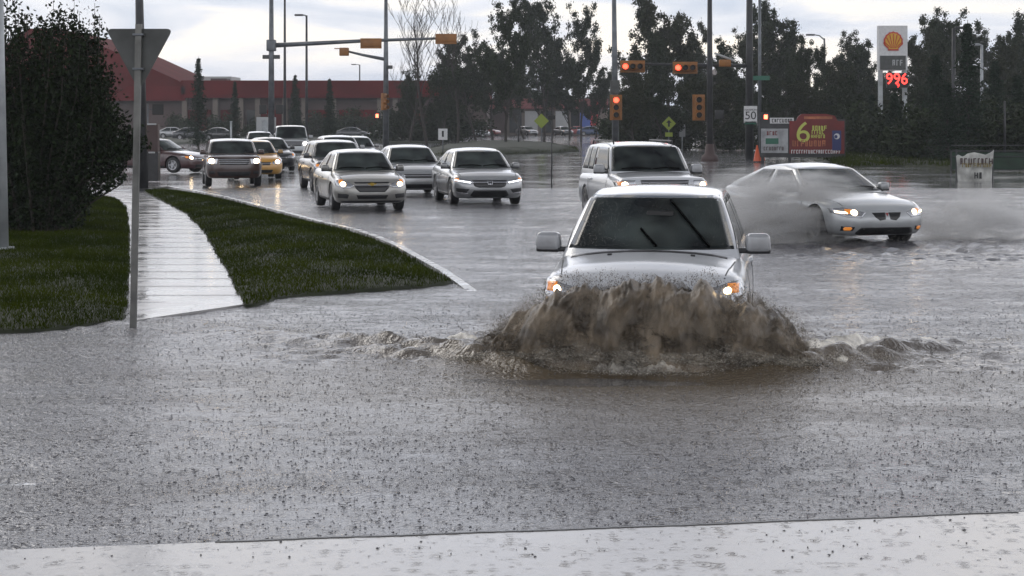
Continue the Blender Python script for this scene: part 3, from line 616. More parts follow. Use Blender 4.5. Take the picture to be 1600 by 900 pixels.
def build_car(kind, pm, name, label, cat, group, loc, rz, lamp='lamp_warm', lampr=.06, lamps=(1, 1), style=None, steer=0, rim=None, lampxy=None, wipers=False, taxi=False, rails=False):
    p, bme, bv, cme, cv, xh = shapes(kind); L, W, H = p['L'], p['W'], p['H']; y0 = -L/2
    root = empty(name, loc, rz, label, cat, group)
    body = link('body', bme.copy(), None, root); body.data.materials.clear(); body.data.materials.append(pm)
    roof = link('roof', cme.copy(), None, root); roof.data.materials.append(pm)
    zf = interp(p['hood'], p['yc'])
    # windscreen: black frit border, then the pane
    wb, wt = xh(zf)*.955, xh(H-.1)*.955
    z0, z1 = zf+.0, H-.085
    link('windscreen', patch(cv, [(-wb, z0), (wb, z0), (wt, z1), (-wt, z1)], 'front', .006, 16, 20), M['glass'], root, True)
    rz0 = p['deck']+.06
    link('rear_window', patch(cv, [(-wb*.9, rz0), (wb*.9, rz0), (wt*.92, z1-.02), (-wt*.92, z1-.02)], 'rear', .006, 10, 12), M['glass'], root, True)
    bl, tl = p['belt']+.05, H-.125
    ws = lambda z: y0+np.interp(z, [zf, H-.06], [p['yc']+.02, p['y1']])+.26
    rs = lambda z: y0+np.interp(z, [p['deck'], H-.045], [p['y3'], p['y2']])-.24
    mid = y0+(p['y1']+p['y2'])/2+.10; three = kind in ('large_suv', 'boxy_suv', 'crossover', 'compact_suv')
    for sg in (1, -1):
        seg = [(ws(bl), ws(tl), mid-.04, mid-.04)]
        if three:
            c2 = y0+p['wr']+.12; seg += [(mid+.04, mid+.04, c2-.05, c2-.08), (c2+.03, c2, rs(bl), rs(tl))]
        else: seg += [(mid+.04, mid+.04, rs(bl)-.1, rs(tl)-.05)]
        if kind == 'pickup': seg = [(ws(bl), ws(tl), mid-.02, mid-.02), (mid+.06, mid+.06, rs(bl)-.02, rs(tl))]
        for a0, a1, b0_, b1_ in seg:
            if min(b0_-a0, b1_-a1) < .05: b1_ = max(b1_, a1+.06); b0_ = max(b0_, a0+.1)
            link('side_window', patch(cv, [(a0, bl), (b0_, bl), (b1_, tl), (a1, tl)], 'side', .006, 8, 8, sg), M['glass'], root, True)
        # door outlines: shut lines
        wy = y0+p['wr']-p['R']-.02; fy = y0+p['wf']+p['R']+.12
        dm = []
        zlo, zhi = p['zb']+.10, p['belt']-.06
        for yy in (fy, mid, wy+.04):
            link('door_seam', patch(bv, [(yy-.006, zlo), (yy+.006, zlo), (yy+.006, zhi), (yy-.006, zhi)], 'side', .003, 8, 1, sg), M['ink'], root)
        for yy in (mid-.20, wy-.12):
            link('door_handle', patch(bv, [(yy-.09, p['belt']-.17), (yy+.09, p['belt']-.17), (yy+.09, p['belt']-.135), (yy-.09, p['belt']-.135)], 'side', .03, 2, 4, sg), pm if kind != 'boxy_suv' else M['trim'], root, True)
        link('sill_trim', patch(bv, [(fy-.05, p['zb']+.04), (wy, p['zb']+.04), (wy, p['zb']+.11), (fy-.05, p['zb']+.11)], 'side', .008, 2, 10, sg), M['trim'], root, True)
        mirror_part(root, p, pm, sg, 1.0 if kind in ('compact_suv', 'large_suv', 'pickup') else .8)
        # headlight
        hp = [(x*sg, z) for x, z in HL[kind]]
        hl = link('headlight', patch(bv, hp, 'front', .008, 10, 12), M['reflector'], root, True)
        cx = sum(x for x, _ in HL[kind])/len(hp); cz = sum(z for _, z in HL[kind])/len(hp)
        if lampxy: cx, cz = lampxy
        if lamps[0 if sg > 0 else 1]:
            circ = [(sg*cx+lampr*math.cos(a)*1.1, cz+lampr*math.sin(a)) for a in np.linspace(0, 2*math.pi, 14)[:-1]]
            link('bulb', patch(bv, circ, 'front', .016, 8, 8), M[lamp], hl, True)
        ax = HL[kind][1][0]
        link('indicator', patch(bv, [(sg*(ax-.10), HL[kind][1][1]-.03), (sg*(ax-.005), HL[kind][1][1]-.03), (sg*(ax-.005), HL[kind][1][1]-.11), (sg*(ax-.08), HL[kind][1][1]-.11)], 'front', .013, 5, 6), M['amber'], hl, True)
        wheel(root, sg*(W/2-.125), y0+p['wf'], p['R'], p['R'], steer, sg, rim or M['rim']); wheel(root, sg*(W/2-.125), y0+p['wr'], p['R'], p['R'], 0, sg, rim or M['rim'])
        if rails:
            MB().tube([(sg*xh(H)*.9, y0+p['y1']+.25, H-.05), (sg*xh(H)*.9, y0+p['y1']+.3, H+.02), (sg*xh(H)*.9, y0+p['y2']-.1, H+.015), (sg*xh(H)*.9, y0+p['y2'], H-.06)], .018, 6).build('roof_rail', M['trim'], root, True)
    link('cowl', patch(bv, [(-wb*.93, y0+p['yc']-.10), (wb*.93, y0+p['yc']-.10), (wb*.93, y0+p['yc']-.02), (-wb*.93, y0+p['yc']-.02)], 'top', .004, 3, 10), M['trim'], root, True)
    # hood shut lines
    for sg in (1, -1):
        q = [(sg*W/2*.78, y0+.30), (sg*(W/2*.78-.012), y0+.30), (sg*(W/2*.86-.012), y0+p['yc']-.1), (sg*W/2*.86, y0+p['yc']-.1)]
        link('hood_seam', patch(bv, q, 'top', .002, 10, 1), M['ink'], root)
    fz = lambda poly, nm, m_, off=.008, par=root, nr=8, nc=16: link(nm, patch(bv, poly, 'front', off, nr, nc), M[m_] if isinstance(m_, str) else m_, par, True)
    if style == 'bowtie':      # split grille with a bar
        g_ = fz([(-.42, .62), (.42, .62), (.40, .56), (.30, .47), (-.30, .47), (-.40, .56)], 'grille', 'grille'); fz([(-.43, .705), (.43, .705), (.40, .665), (-.40, .665)], 'grille', 'grille')
        fz([(-.44, .665), (.44, .665), (.42, .635), (-.42, .635)], 'grille_bar', pm, .02); fz([(-.46, .63), (.46, .63), (.46, .618), (-.46, .618)], 'grille_trim', 'chrome', .014)
        bt = fz([(-.11, .667), (-.035, .667), (-.035, .685), (.035, .685), (.035, .667), (.11, .667), (.09, .635), (.035, .635), (.035, .617), (-.035, .617), (-.035, .635), (-.09, .635)], 'badge', 'gold', .028)
        fz([(-.38, .40), (.38, .40), (.34, .31), (-.34, .31)], 'air_intake', 'grille')
        for sg in (1, -1): fz([(sg*.55, .42), (sg*.80, .44), (sg*.80, .33), (sg*.58, .32)], 'fog_recess', 'trim')
        fz([(-.74, .265), (.74, .265), (.70, .225), (-.70, .225)], 'lower_lip', 'trim')
    elif style == 'wing':       # slim grille with chrome wing, dark mouth
        fz([(-.45, .655), (.45, .655), (.40, .50), (.28, .47), (-.28, .47), (-.40, .50)], 'grille', 'grille'); fz([(-.52, .615), (.52, .615), (.44, .585), (-.44, .585)], 'grille_bar', 'chrome', .02)
        e_ = fz([(-.065, .63), (.065, .63), (.055, .54), (-.055, .54)], 'badge', 'chrome', .026); fz([(-.040, .617), (-.022, .617), (-.022, .553), (-.040, .553)], 'badge_letter', 'ink', .031, e_, 3, 2); fz([(.022, .617), (.040, .617), (.040, .553), (.022, .553)], 'badge_letter', 'ink', .031, e_, 3, 2)
        fz([(-.022, .592), (.022, .592), (.022, .578), (-.022, .578)], 'badge_letter', 'ink', .031, e_, 2, 2)
        fz([(-.42, .40), (.42, .40), (.50, .27), (.42, .23), (-.42, .23), (-.50, .27)], 'air_intake', 'grille')
        for sg in (1, -1):
            fz([(sg*.52, .43), (sg*.84, .46), (sg*.84, .36), (sg*.60, .34)], 'fog_recess', 'trim'); fz([(sg*.56, .335), (sg*.84, .352), (sg*.84, .33), (sg*.58, .312)], 'fog_trim', 'chrome', .018)
            fz([(sg*.47, .605), (sg*.86, .665), (sg*.86, .640), (sg*.50, .578)], 'running_light', 'drl', .020)
    elif style == 'nostril':    # twin grille openings and round fog lamps
        for sg in (1, -1):
            fz([(sg*.035, .60), (sg*.29, .60), (sg*.24, .52), (sg*.16, .465), (sg*.05, .475)], 'grille', 'grille', .006)
            fz([(sg*.60, .36), (sg*.80, .37), (sg*.80, .29), (sg*.62, .29)], 'fog_recess', 'trim')
            fg = fz([(sg*.66, .355), (sg*.75, .355), (sg*.77, .33), (sg*.75, .30), (sg*.66, .30), (sg*.64, .33)], 'fog_lamp', 'amber', .014)
            fz([(sg*.70, .58), (sg*.86, .60), (sg*.86, .63), (sg*.72, .61)], 'lamp_strip', 'lamp_dim', .018)
        fz([(-.50, .345), (.50, .345), (.58, .24), (.48, .215), (-.48, .215), (-.58, .24)], 'air_intake', 'grille')
        fz([(-.03, .59), (.03, .59), (0, .535), (0, .534)], 'badge', 'red', .01)
    elif style == 'tall':
        hz = HL[kind]; zt_, zb_ = hz[0][1], hz[-1][1]
        gr = fz([(-.50, zt_), (.50, zt_), (.46, zb_-.02), (-.46, zb_-.02)], 'grille', 'grille')
        for k in range(3): fz([(-.49, zt_-.03-k*.06), (.49, zt_-.03-k*.06), (.49, zt_-.045-k*.06), (-.49, zt_-.045-k*.06)], 'grille_bar', 'chrome', .018, gr, 2, 12)
        fz([(-.55, p['zb']+.22), (.55, p['zb']+.22), (.5, p['zb']+.08), (-.5, p['zb']+.08)], 'air_intake', 'trim')
        for sg in (1, -1): fz([(sg*.62, p['zb']+.24), (sg*.80, p['zb']+.24), (sg*.80, p['zb']+.14), (sg*.62, p['zb']+.14)], 'fog_recess', 'trim')
    elif style == 'kidney':
        for sg in (1, -1):
            fz([(sg*.03, .86), (sg*.30, .86), (sg*.33, .72), (sg*.28, .66), (sg*.04, .66)], 'grille', 'grille')
        fz([(-.5, .50), (.5, .50), (.45, .36), (-.45, .36)], 'air_intake', 'trim')
    else:
        zt_, zb_ = HL[kind][0][1], HL[kind][-1][1]
        fz([(-.42, zt_-.01), (.42, zt_-.01), (.38, zb_-.04), (-.38, zb_-.04)], 'grille', 'grille'); fz([(-.42, (zt_+zb_)/2+.0), (.42, (zt_+zb_)/2+.0), (.42, (zt_+zb_)/2-.025), (-.42, (zt_+zb_)/2-.025)], 'grille_bar', 'chrome', .018)
        fz([(-.5, p['zb']+.17), (.5, p['zb']+.17), (.45, p['zb']+.06), (-.45, p['zb']+.06)], 'air_intake', 'grille')
    # tail lamps
    for sg in (1, -1):
        link('tail_light', patch(bv, [(sg*W/2*.62, p['deck']-.12), (sg*W/2*.80, p['deck']-.12), (sg*W/2*.80, p['deck']-.28), (sg*W/2*.62, p['deck']-.28)], 'rear', .008, 5, 6), M['red'], root, True)
    # wipers lie on the glass
    def wiper(pts):
        mb = MB(); q = []
        for (x, z) in pts:
            h, nn, _, _ = cv.ray_cast(Vector((x, -20, z)), Vector((0, 1, 0)))
            if h: q.append(h+nn*.022)
        if len(q) > 1:
            mb.tube(q, [.013]*len(q), 5); mb.build('wiper', M['wiper'], root, True)
    if wipers:
        wiper([(-.10+.56*t_**1.0, zf+.40-.42*t_) if 0 else (.16+.40*t_, zf+.43-.42*t_) for t_ in np.linspace(0, 1, 8)])
        wiper([(-.10+.16*t_, zf+.17-.15*t_) for t_ in np.linspace(0, 1, 8)])
        for xx in (-.36, .42): link('washer_jet', patch(bv, [(xx-.02, y0+p['yc']-.22), (xx+.02, y0+p['yc']-.22), (xx+.02, y0+p['yc']-.18), (xx-.02, y0+p['yc']-.18)], 'top', .012, 2, 2), M['ink'], root)
        # what shows through the pane: seat backs, mirror, driver's headrest
        mi = MB().box((0, 0, 0), (.26, .03, .075), bev=.014).build('rear_view_mirror', M['signalblack'], root, True)
        h, nn, _, _ = cv.ray_cast(Vector((.07, -20, H-.26)), Vector((0, 1, 0))); mi.location = h+nn*.002; 
    elif kind in ('sedan', 'wide_sedan', 'sport_sedan', 'large_suv'):
        wiper([(-.62+.60*t_, zf+.035+.03*math.sin(3*t_)) for t_ in np.linspace(0, 1, 7)]); wiper([(.02+.58*t_, zf+.035+.03*math.sin(3*t_)) for t_ in np.linspace(0, 1, 7)])
    if taxi:
        MB().box((0, y0+2.2, H+.06), (.5, .16, .12), bev=.03).build('roof_sign', M['signwhite'], root, True)
    MB().box((0, 0, p['zb']+.06), (W*.72, L*.86, .10), bev=.03).build('underbody', M['ink'], root)
    return root
def car_at(kind, px, py, deg, z=0.0, d=None, **k):
    """front bumper's middle at photo column px with its foot on row py"""
    g_ = P(px, py, z) if d is None else Vector((PX(px, d), d, z)); a = R(deg); f = Vector((math.sin(a), -math.cos(a), 0)); c = Vector((g_.x, g_.y, z))-f*T[kind]['L']/2
    return build_car(kind, loc=tuple(c), rz=a, **k)
G1 = 'cars queued in the lanes'
car_at('compact_suv', 1000, 0, -8, z=-.20, d=17.0, pm=M['white'], name='suv', label='white compact SUV pushing a brown bow wave through deep flood water', cat='suv', group=None, style='kidney', wipers=True, lampr=.030, lampxy=(.76, .84))
car_at('sport_sedan', 1388, 0, 20, z=-.04, d=33.5, pm=M['pearl'], name='car', label='silver white sporty sedan with twin nostril grille throwing up spray', cat='car', group=None, style='nostril', lampr=.05, lampxy=(.60, .60), lamp='lamp_dim')
car_at('large_suv', 1040, 0, 8, z=-.06, d=38.8, pm=M['white'], name='suv', label='big white SUV with side windows, right behind the white car making the wave', cat='suv', group=None, style='tall', lampr=.055, lampxy=(.80, .93), rails=True)
car_at('sedan', 582, 331, 13, pm=M['champagne'], name='car', label='silver grey sedan with gold bow tie badge, foremost in the queue', cat='car', group=G1, style='bowtie', lampr=.055, lampxy=(.68, .655), lamp='lamp_warm')
car_at('wide_sedan', 766, 322, 10, pm=M['silver'], name='car', label='silver sedan with slim white running lights and chrome winged grille', cat='car', group=G1, style='wing', lamps=(0, 0))
car_at('sedan', 655, 308, 11, pm=M['silver'], name='car', label='silver hatchback half hidden between the two leading silver sedans', cat='car', group=G1, style='plain', lampr=.06, lamps=(1, 0))
car_at('crossover', 537, 300, 13, pm=M['darkgrey'], name='car', label='dark grey crossover directly behind the sedan with the gold badge', cat='car', group=G1, style='plain', lamps=(0, 0))
car_at('crossover', 538, 272, 12, pm=M['white'], name='car', label='white roofed car showing only its top behind the dark grey crossover', cat='car', group=G1, style='plain', lamps=(0, 0))
car_at('sedan', 566, 262, 12, pm=M['silver'], name='car', label='small silver roof corner peeping out at the very back of the middle queue', cat='car', group=G1, style='plain', lamps=(0, 0))
car_at('boxy_suv', 366, 293, 11, pm=M['bronze'], name='suv', label='dark bronze boxy SUV with both headlights on beside the kerb', cat='suv', group=G1, style='tall', lampr=.085, lampxy=(.72, .86))
car_at('sedan', 406, 281, 13, pm=M['taxi'], name='taxi', label='yellow orange taxi tucked behind the bronze SUV', cat='taxi', group=G1, style='plain', lampr=.07, lampxy=(.66, .66))
car_at('sedan', 433, 268, 16, pm=M['black'], name='car', label='black sedan behind the yellow taxi, nose showing to its right', cat='car', group=G1, style='plain', lamps=(0, 0))
car_at('pickup', 458, 252, 10, pm=M['pearl'], name='pickup_truck', label='white pickup truck with one bright headlight at the back of the left lane', cat='pickup truck', group=G1, style='tall', lampr=.10, lamps=(1, 0), lamp='lamp_white', lampxy=(.66, .96))
car_at('crossover', 408, 248, 10, pm=M['white'], name='car', label='white car left of the pickup truck, only windscreen and roof visible', cat='car', group=G1, style='plain', lamps=(0, 0))
car_at('wide_sedan', 318, 270, 66, pm=M['maroon'], name='car', label='dark maroon sedan crossing side on near the left verge', cat='car', group=None, style='plain', lampr=.06, lamp='lamp_warm')
# ------------------------------------------------------------------ trees and bushes
def skeleton(r, H, levels, spread=.55, trunk_r=.16, first=.28, nb=(9, 5, 4), up=.35):
    """recursive limbs: list of (points, radii, level) and the tip points"""
    segs = []; tips = []
    def limb(p, d, L, rad, lv):
        n = 5; pts = [p]; rs = [rad]; dd = d.normalized()
        for i in range(n):
            dd = (dd+Vector((r.gauss(0, .13), r.gauss(0, .13), up*.28))).normalized(); pts.append(pts[-1]+dd*L/n); rs.append(rad*(1-(i+1)/n*.75))
        segs.append((pts, rs, lv))
        if lv >= levels: tips.extend(pts[2:]); return
        for k in range(nb[lv]):
            t_ = (first if lv == 0 else .25)+(1-(first if lv == 0 else .25))*(k+r.random())/nb[lv]; t_ = min(t_, .98); i = min(int(t_*n), n-1); q_ = pts[i].lerp(pts[i+1], t_*n-i)
            a = r.uniform(0, 6.28); side = Vector((math.cos(a), math.sin(a), r.uniform(.2, .9)))
            limb(q_, dd*.35+side*spread, L*r.uniform(.42, .62)*(1-.35*t_ if lv == 0 else 1), rs[i]*.5, lv+1)
        tips.extend(pts[-2:])
    limb(Vector((0, 0, -.2)), Vector((r.gauss(0, .04), r.gauss(0, .04), 1)), H*.92, trunk_r, 0)
    return segs, tips
def leaf_quads(C, size, r, flat=.5):
    n = len(C); a = r.normal(0, 1, (n, 3)); a /= np.linalg.norm(a, axis=1)[:, None]; b_ = r.normal(0, 1, (n, 3)); b_ -= a*(a*b_).sum(1)[:, None]; b_ /= np.linalg.norm(b_, axis=1)[:, None]
    s_ = size*r.uniform(.5, 1.3, n)[:, None]
    V = np.stack([C-a*s_, C-b_*s_*flat, C+a*s_, C+b_*s_*flat], 1).reshape(-1, 3); return V, np.arange(len(V)).reshape(-1, 4)
def tree_proto(seed, H=10, kind='broad', leafn=9000, lsize=.13, gap=.5):
    r = random.Random(seed); nr = np.random.default_rng(seed)
    if kind == 'spruce':
        mb = MB().tube([(0, 0, -.2), (0, 0, H*.5), (0, 0, H)], [.14, .09, .012], 6); C = []
        nl = int(H*4.5)
        for k in range(nl):
            z = .6+(H-.7)*(k/nl); Lr = (H-z)*.235*r.uniform(.75, 1.15)+.10
            for j in range(9):
                a = r.uniform(0, 6.28); L_ = Lr*r.uniform(.65, 1.1); dr = -.18*L_
                mb.tube([(0, 0, z), (math.cos(a)*L_, math.sin(a)*L_, z+dr)], [.02, .006], 3, False)
                t_ = nr.uniform(.05, 1.03, 26)[:, None]; q_ = np.array([math.cos(a)*L_, math.sin(a)*L_, dr])*t_+np.array([0, 0, z])
                C.append(q_+nr.normal(0, .05+.04*L_, q_.shape)*np.array([1, 1, .6]))
        C = np.concatenate(C); V, Fq = leaf_quads(C, .11, nr, .35)
        return mb.mesh('trunk'), npmesh('crown', V, Fq)
    segs, tips = skeleton(r, H, 2 if kind != 'bare' else 3, nb=(13, 6, 4) if kind != 'bare' else (9, 5, 4), first=.14 if kind != 'bare' else .22, spread=.85 if kind == 'broad' else .6 if kind == 'tall' else .42, trunk_r=.17)
    mb = MB()
    for pts, rs, lv in segs: mb.tube(pts, [max(q_, .018 if kind == 'bare' else .01) for q_ in rs], 6 if lv == 0 else 4 if lv == 1 else 3, False)
    tm = mb.mesh('trunk')
    if kind == 'bare':
        T_ = np.array([tuple(t_) for t_ in tips]); T_ = T_[T_[:, 2] < H*.55]
        C = T_[nr.integers(0, len(T_), leafn//2)]+nr.normal(0, .28, (leafn//2, 3))
    else:
        T_ = np.array([tuple(t_) for t_ in tips]); keep = nr.random(len(T_)) < .62; T_ = T_[keep]
        C = T_[nr.integers(0, len(T_), leafn)]+nr.normal(0, .21, (leafn, 3))*np.array([1, 1, .8])
    V, Fq = leaf_quads(C, lsize, nr, .55); return tm, npmesh('crown', V, Fq)
PROT = {}
for k in range(4): PROT['broad', k] = tree_proto(20+k, 10, 'broad', 21000, .13)
for k in range(2): PROT['tall', k] = tree_proto(40+k, 10, 'tall', 17000, .12)
for k in range(2): PROT['bare', k] = tree_proto(60+k, 10, 'bare', 5000, .09)
for k in range(2): PROT['spruce', k] = tree_proto(80+k, 8, 'spruce')
TOPZ = {}
for k_, (tm_, cm_) in PROT.items():
    src = tm_ if k_[0] == 'bare' else cm_; zz_ = np.empty(len(src.vertices)*3, dtype=np.float32); src.vertices.foreach_get('co', zz_); TOPZ[k_] = float(np.percentile(zz_[2::3], 99.7))
TRN = {'broad': 'broadleaf_tree', 'tall': 'broadleaf_tree', 'bare': 'leafless_tree', 'spruce': 'spruce_tree'}
def tree(kind, k, px, d, ytop, label, group, wide=1.0, lf='leaf', rz=None):
    H0 = 8 if kind == 'spruce' else 10; hz = ZY(ytop, d); tm, cm = PROT[kind, k]
    e_ = far_root(empty(TRN[kind], (PX(px, d), d, 0), rz if rz is not None else random.uniform(0, 6.28), label, 'tree', group), d)
    s_ = hz/TOPZ[kind, k]; 
    lm = M['needle'] if kind == 'spruce' else M[lf]
    tm = tm if tm.materials else tm; 
    if not tm.materials: tm.materials.append(M['bark'])
    if not cm.materials: cm.materials.append(lm)
    a = link('trunk', tm, None, e_); c = link('crown', cm, None, e_)
    c.material_slots[0].link = 'OBJECT'; c.material_slots[0].material = lm
    for o in (a, c): o.scale = (s_*wide, s_*wide, s_)
    return e_
GT = 'trees on the median beyond the queue'; GR = 'tree line along the far side of the crossing'; GS = 'young spruces along the road'
tree('bare', 0, 668, 126, -30, 'leafless tree with a forked bare top right of the mast arm signals', GT, .8)
tree('bare', 1, 715, 131, -8, 'leafless tree with thin upright twigs left of the tall leafy clump', GT, .7)
tree('bare', 0, 640, 137, 30, 'small half bare tree beside the pole with the short signal arm', GT, .7)
for a in [('broad', 0, 690, 134, 92, 'low round dark tree under the leafless branches', 1.0), ('broad', 1, 640, 140, 112, 'lowest dark tree at the left end of the median clump', 1.0),
          ('broad', 2, 745, 138, 50, 'dark tree whose crown touches the end of the mast arm', .8), ('tall', 0, 790, 122, -10, 'median tree with the bare dark trunk standing on the grass tip', .72),
          ('broad', 3, 770, 150, 80, 'shorter dark crown just behind the bare dark trunk', .9),
          ('tall', 1, 850, 146, -14, 'tallest leafy tree of the middle clump', .75), ('broad', 1, 862, 152, 55, 'broad crown filling the middle clump below the tallest tree', .9), ('tall', 0, 908, 148, 6, 'slim leafy tree forming the right shoulder of the middle clump', .65),
          ('broad', 0, 930, 156, 92, 'low crown at the right end of the middle clump', .8), ('broad', 2, 820, 158, 70, 'dark crown behind the gap in the middle clump', 1.0), ('broad', 3, 890, 160, 95, 'wide low crown under the slim right shoulder tree', 1.1)]:
    tree(a[0], a[1], a[2], a[3], a[4], a[5], GT, a[6])
rl = [(985, 82, 0), (1020, 52, 1), (1056, -2, 2), (1085, 80, 3), (1102, 38, 0), (1130, 62, 1), (1160, 44, 2), (1196, 4, 3), (1232, 44, 0), (1262, 62, 1), (1290, 84, 3), (1318, 66, 2), (1345, 50, 0), (1390, 108, 1), (1432, 58, 3), (1462, 16, 1), (1486, 30, 2), (1535, 36, 0), (1560, 58, 3), (1588, 22, 1), (1625, 40, 2)]
wd = ['narrow', 'rounded', 'loose sparse', 'bushy']
nr_ = ['right of the overhead red signals', 'behind the thin street lamp', 'between the two red arm signals', 'above the yellow diamond sign', 'behind the pole with the stone base', 'under the white lamp arm', 'left of the speed limit pole', 'highest of all, right of the speed limit pole', 'behind the pizza billboard', 'above the right end of the billboard', 'short one right of the billboard', 'below the curved lamp arm', 'just left of the petrol station sign', 'below the petrol price digits', 'just right of the petrol station sign', 'tall one right of the petrol sign', 'behind the dark lamp post', 'right of the pointed spruce', 'behind the pale lamp post', 'tall one near the right edge', 'cut by the right edge of the view']
for i, (px, yt, k) in enumerate(rl):
    tree('broad' if i % 3 else 'tall', k if i % 3 else k % 2, px, 118+(i*7) % 31, yt, 'dark %s tree %s' % (wd[k], nr_[i]), GR, .85 if i % 3 else .8, 'leaf' if i % 2 else 'leaf2')
und = [(990, 128), (1040, 120), (1078, 134), (1120, 118), (1165, 124), (1215, 118), (1250, 128), (1290, 132), (1330, 120), (1366, 140), (1400, 168), (1456, 122), (1480, 128), (1530, 132), (1580, 126), (1620, 130)]
un = ['left of the diamond sign', 'above the diamond sign', 'right of the diamond sign', 'behind the hanging yellow signal', 'left of the red hand signal', 'over the billboard header', 'over the green digit of the billboard', 'over the billboard right corner', 'right beside the billboard', 'left of the price digits', 'below the price digits', 'right of the price digits', 'left of the pointed spruce', 'right of the pointed spruce', 'behind the white banner', 'at the right edge']
for i, (px, yt) in enumerate(und):
    tree('broad', (i*3+1) % 4, px, 104+(i*5) % 13, yt, 'low dark bushy tree %s' % un[i], 'low trees under the tree line', 1.25, 'leaf2' if i % 3 == 0 else 'leaf')
for i, (px, d, yt, lb, w_) in enumerate([(1462, 84, 86, 'broad dark spruce right of the petrol sign', 1.2), (1512, 80, 38, 'pointed spruce with the highest slim tip at right', 1.0), (1555, 90, 96, 'shorter spruce right of the pointed one', 1.1), (1398, 88, 146, 'squat spruce below the petrol sign', 1.5), (1362, 96, 148, 'squat dark spruce right of the billboard', 1.6), (1590, 86, 118, 'dark spruce at the right edge above the fence', 1.5), (1480, 78, 130, 'low dark spruce left of the white banner', 1.6)]):
    tree('spruce', i % 2, px, d, yt, lb, 'spruces at the right verge', w_)
for i, (px, d, yt, lb) in enumerate([(310, 115, 92, 'tallest young spruce in front of the red building'), (367, 130, 128, 'small spruce between the tall spruce and the mast pole'), (461, 132, 118, 'thin spruce between the two slim lamp poles'), (515, 128, 124, 'dark narrow spruce before the middle of the red wall')]):
    tree('spruce', i % 2, px, d, yt, lb, GS, .8)
# shrubs round the petrol station verge
def shrub_proto(seed, n, rx, rz_, size):
    nr = np.random.default_rng(seed); cl = nr.normal(0, 1, (26, 3))*np.array([rx*.45, rx*.35, rz_*.28])+np.array([0, 0, rz_*.45]); C = cl[nr.integers(0, 26, n)]+nr.normal(0, 1, (n, 3))*np.array([.28, .28, .24]); C[:, 2] = np.abs(C[:, 2])
    V, Fq = leaf_quads(C, size, nr, .55); mb = MB(); r = random.Random(seed)
    for k in range(9): a = r.uniform(0, 6.28); mb.tube([(0, 0, -.1), (math.cos(a)*rx*.2, math.sin(a)*rx*.2, rz_*.35), (math.cos(a)*rx*.45, math.sin(a)*rx*.4, rz_*.7)], [.03, .02, .01], 4)
    return mb.mesh('stem'), npmesh('foliage', V, Fq)
SH = [shrub_proto(5+k, 4200, 2.0, 2.2, .10) for k in range(3)]
for sm_, fm_ in SH: sm_.materials.append(M['bark']); fm_.materials.append(M['leaf'])
def shrub(px, d, k, s_, label, group): 
    e_ = far_root(empty('shrub', (PX(px, d), d, .05), k*1.7, label, 'shrub', group), d); a = link('stem', SH[k % 3][0], None, e_); c = link('foliage', SH[k % 3][1], None, e_)
    for o in (a, c): o.scale = (s_, s_, s_*.9)
for i, (px, d, s_, w_) in enumerate([(1356, 93, 1.1, 'just right of the billboard'), (1385, 90, 1.2, 'second to the right of the billboard'), (1425, 82, 1.2, 'halfway between billboard and white banner'), (1465, 80, 1.1, 'left of the white banner'), (1520, 84, 1.2, 'behind the white banner'), (1568, 84, 1.2, 'behind the dark fence'), (1610, 84, 1.2, 'at the right edge'),
      (1000, 112, 1.1, 'left of the yellow diamond sign'), (1070, 113, 1.1, 'right of the yellow diamond sign'), (1140, 110, 1.0, 'left of the speed limit pole'), (970, 128, 1.0, 'behind the roof of the big white SUV'), (630, 142, 1.2, 'left of the forked leafless tree'), (675, 144, 1.3, 'at the foot of the forked leafless tree'), (715, 143, 1.2, 'between the leafless trees')]):
    shrub(px, d, i, s_, 'dark leafy shrub %s' % w_, 'shrubs on the far verge')
for i, (px, s_) in enumerate([(345, .8), (395, .8), (505, 1.0), (545, 1.0), (585, .8), (275, .9)]):
    shrub(px, 165, i+1, s_*1.1, 'low shrub before the red building, %s' % ['left of the taxi', 'right above the taxi', 'under the narrow spruce', 'right of the narrow spruce', 'below the red pedestrian signal', 'left of the tallest spruce'][i], 'shrubs in front of the red building')
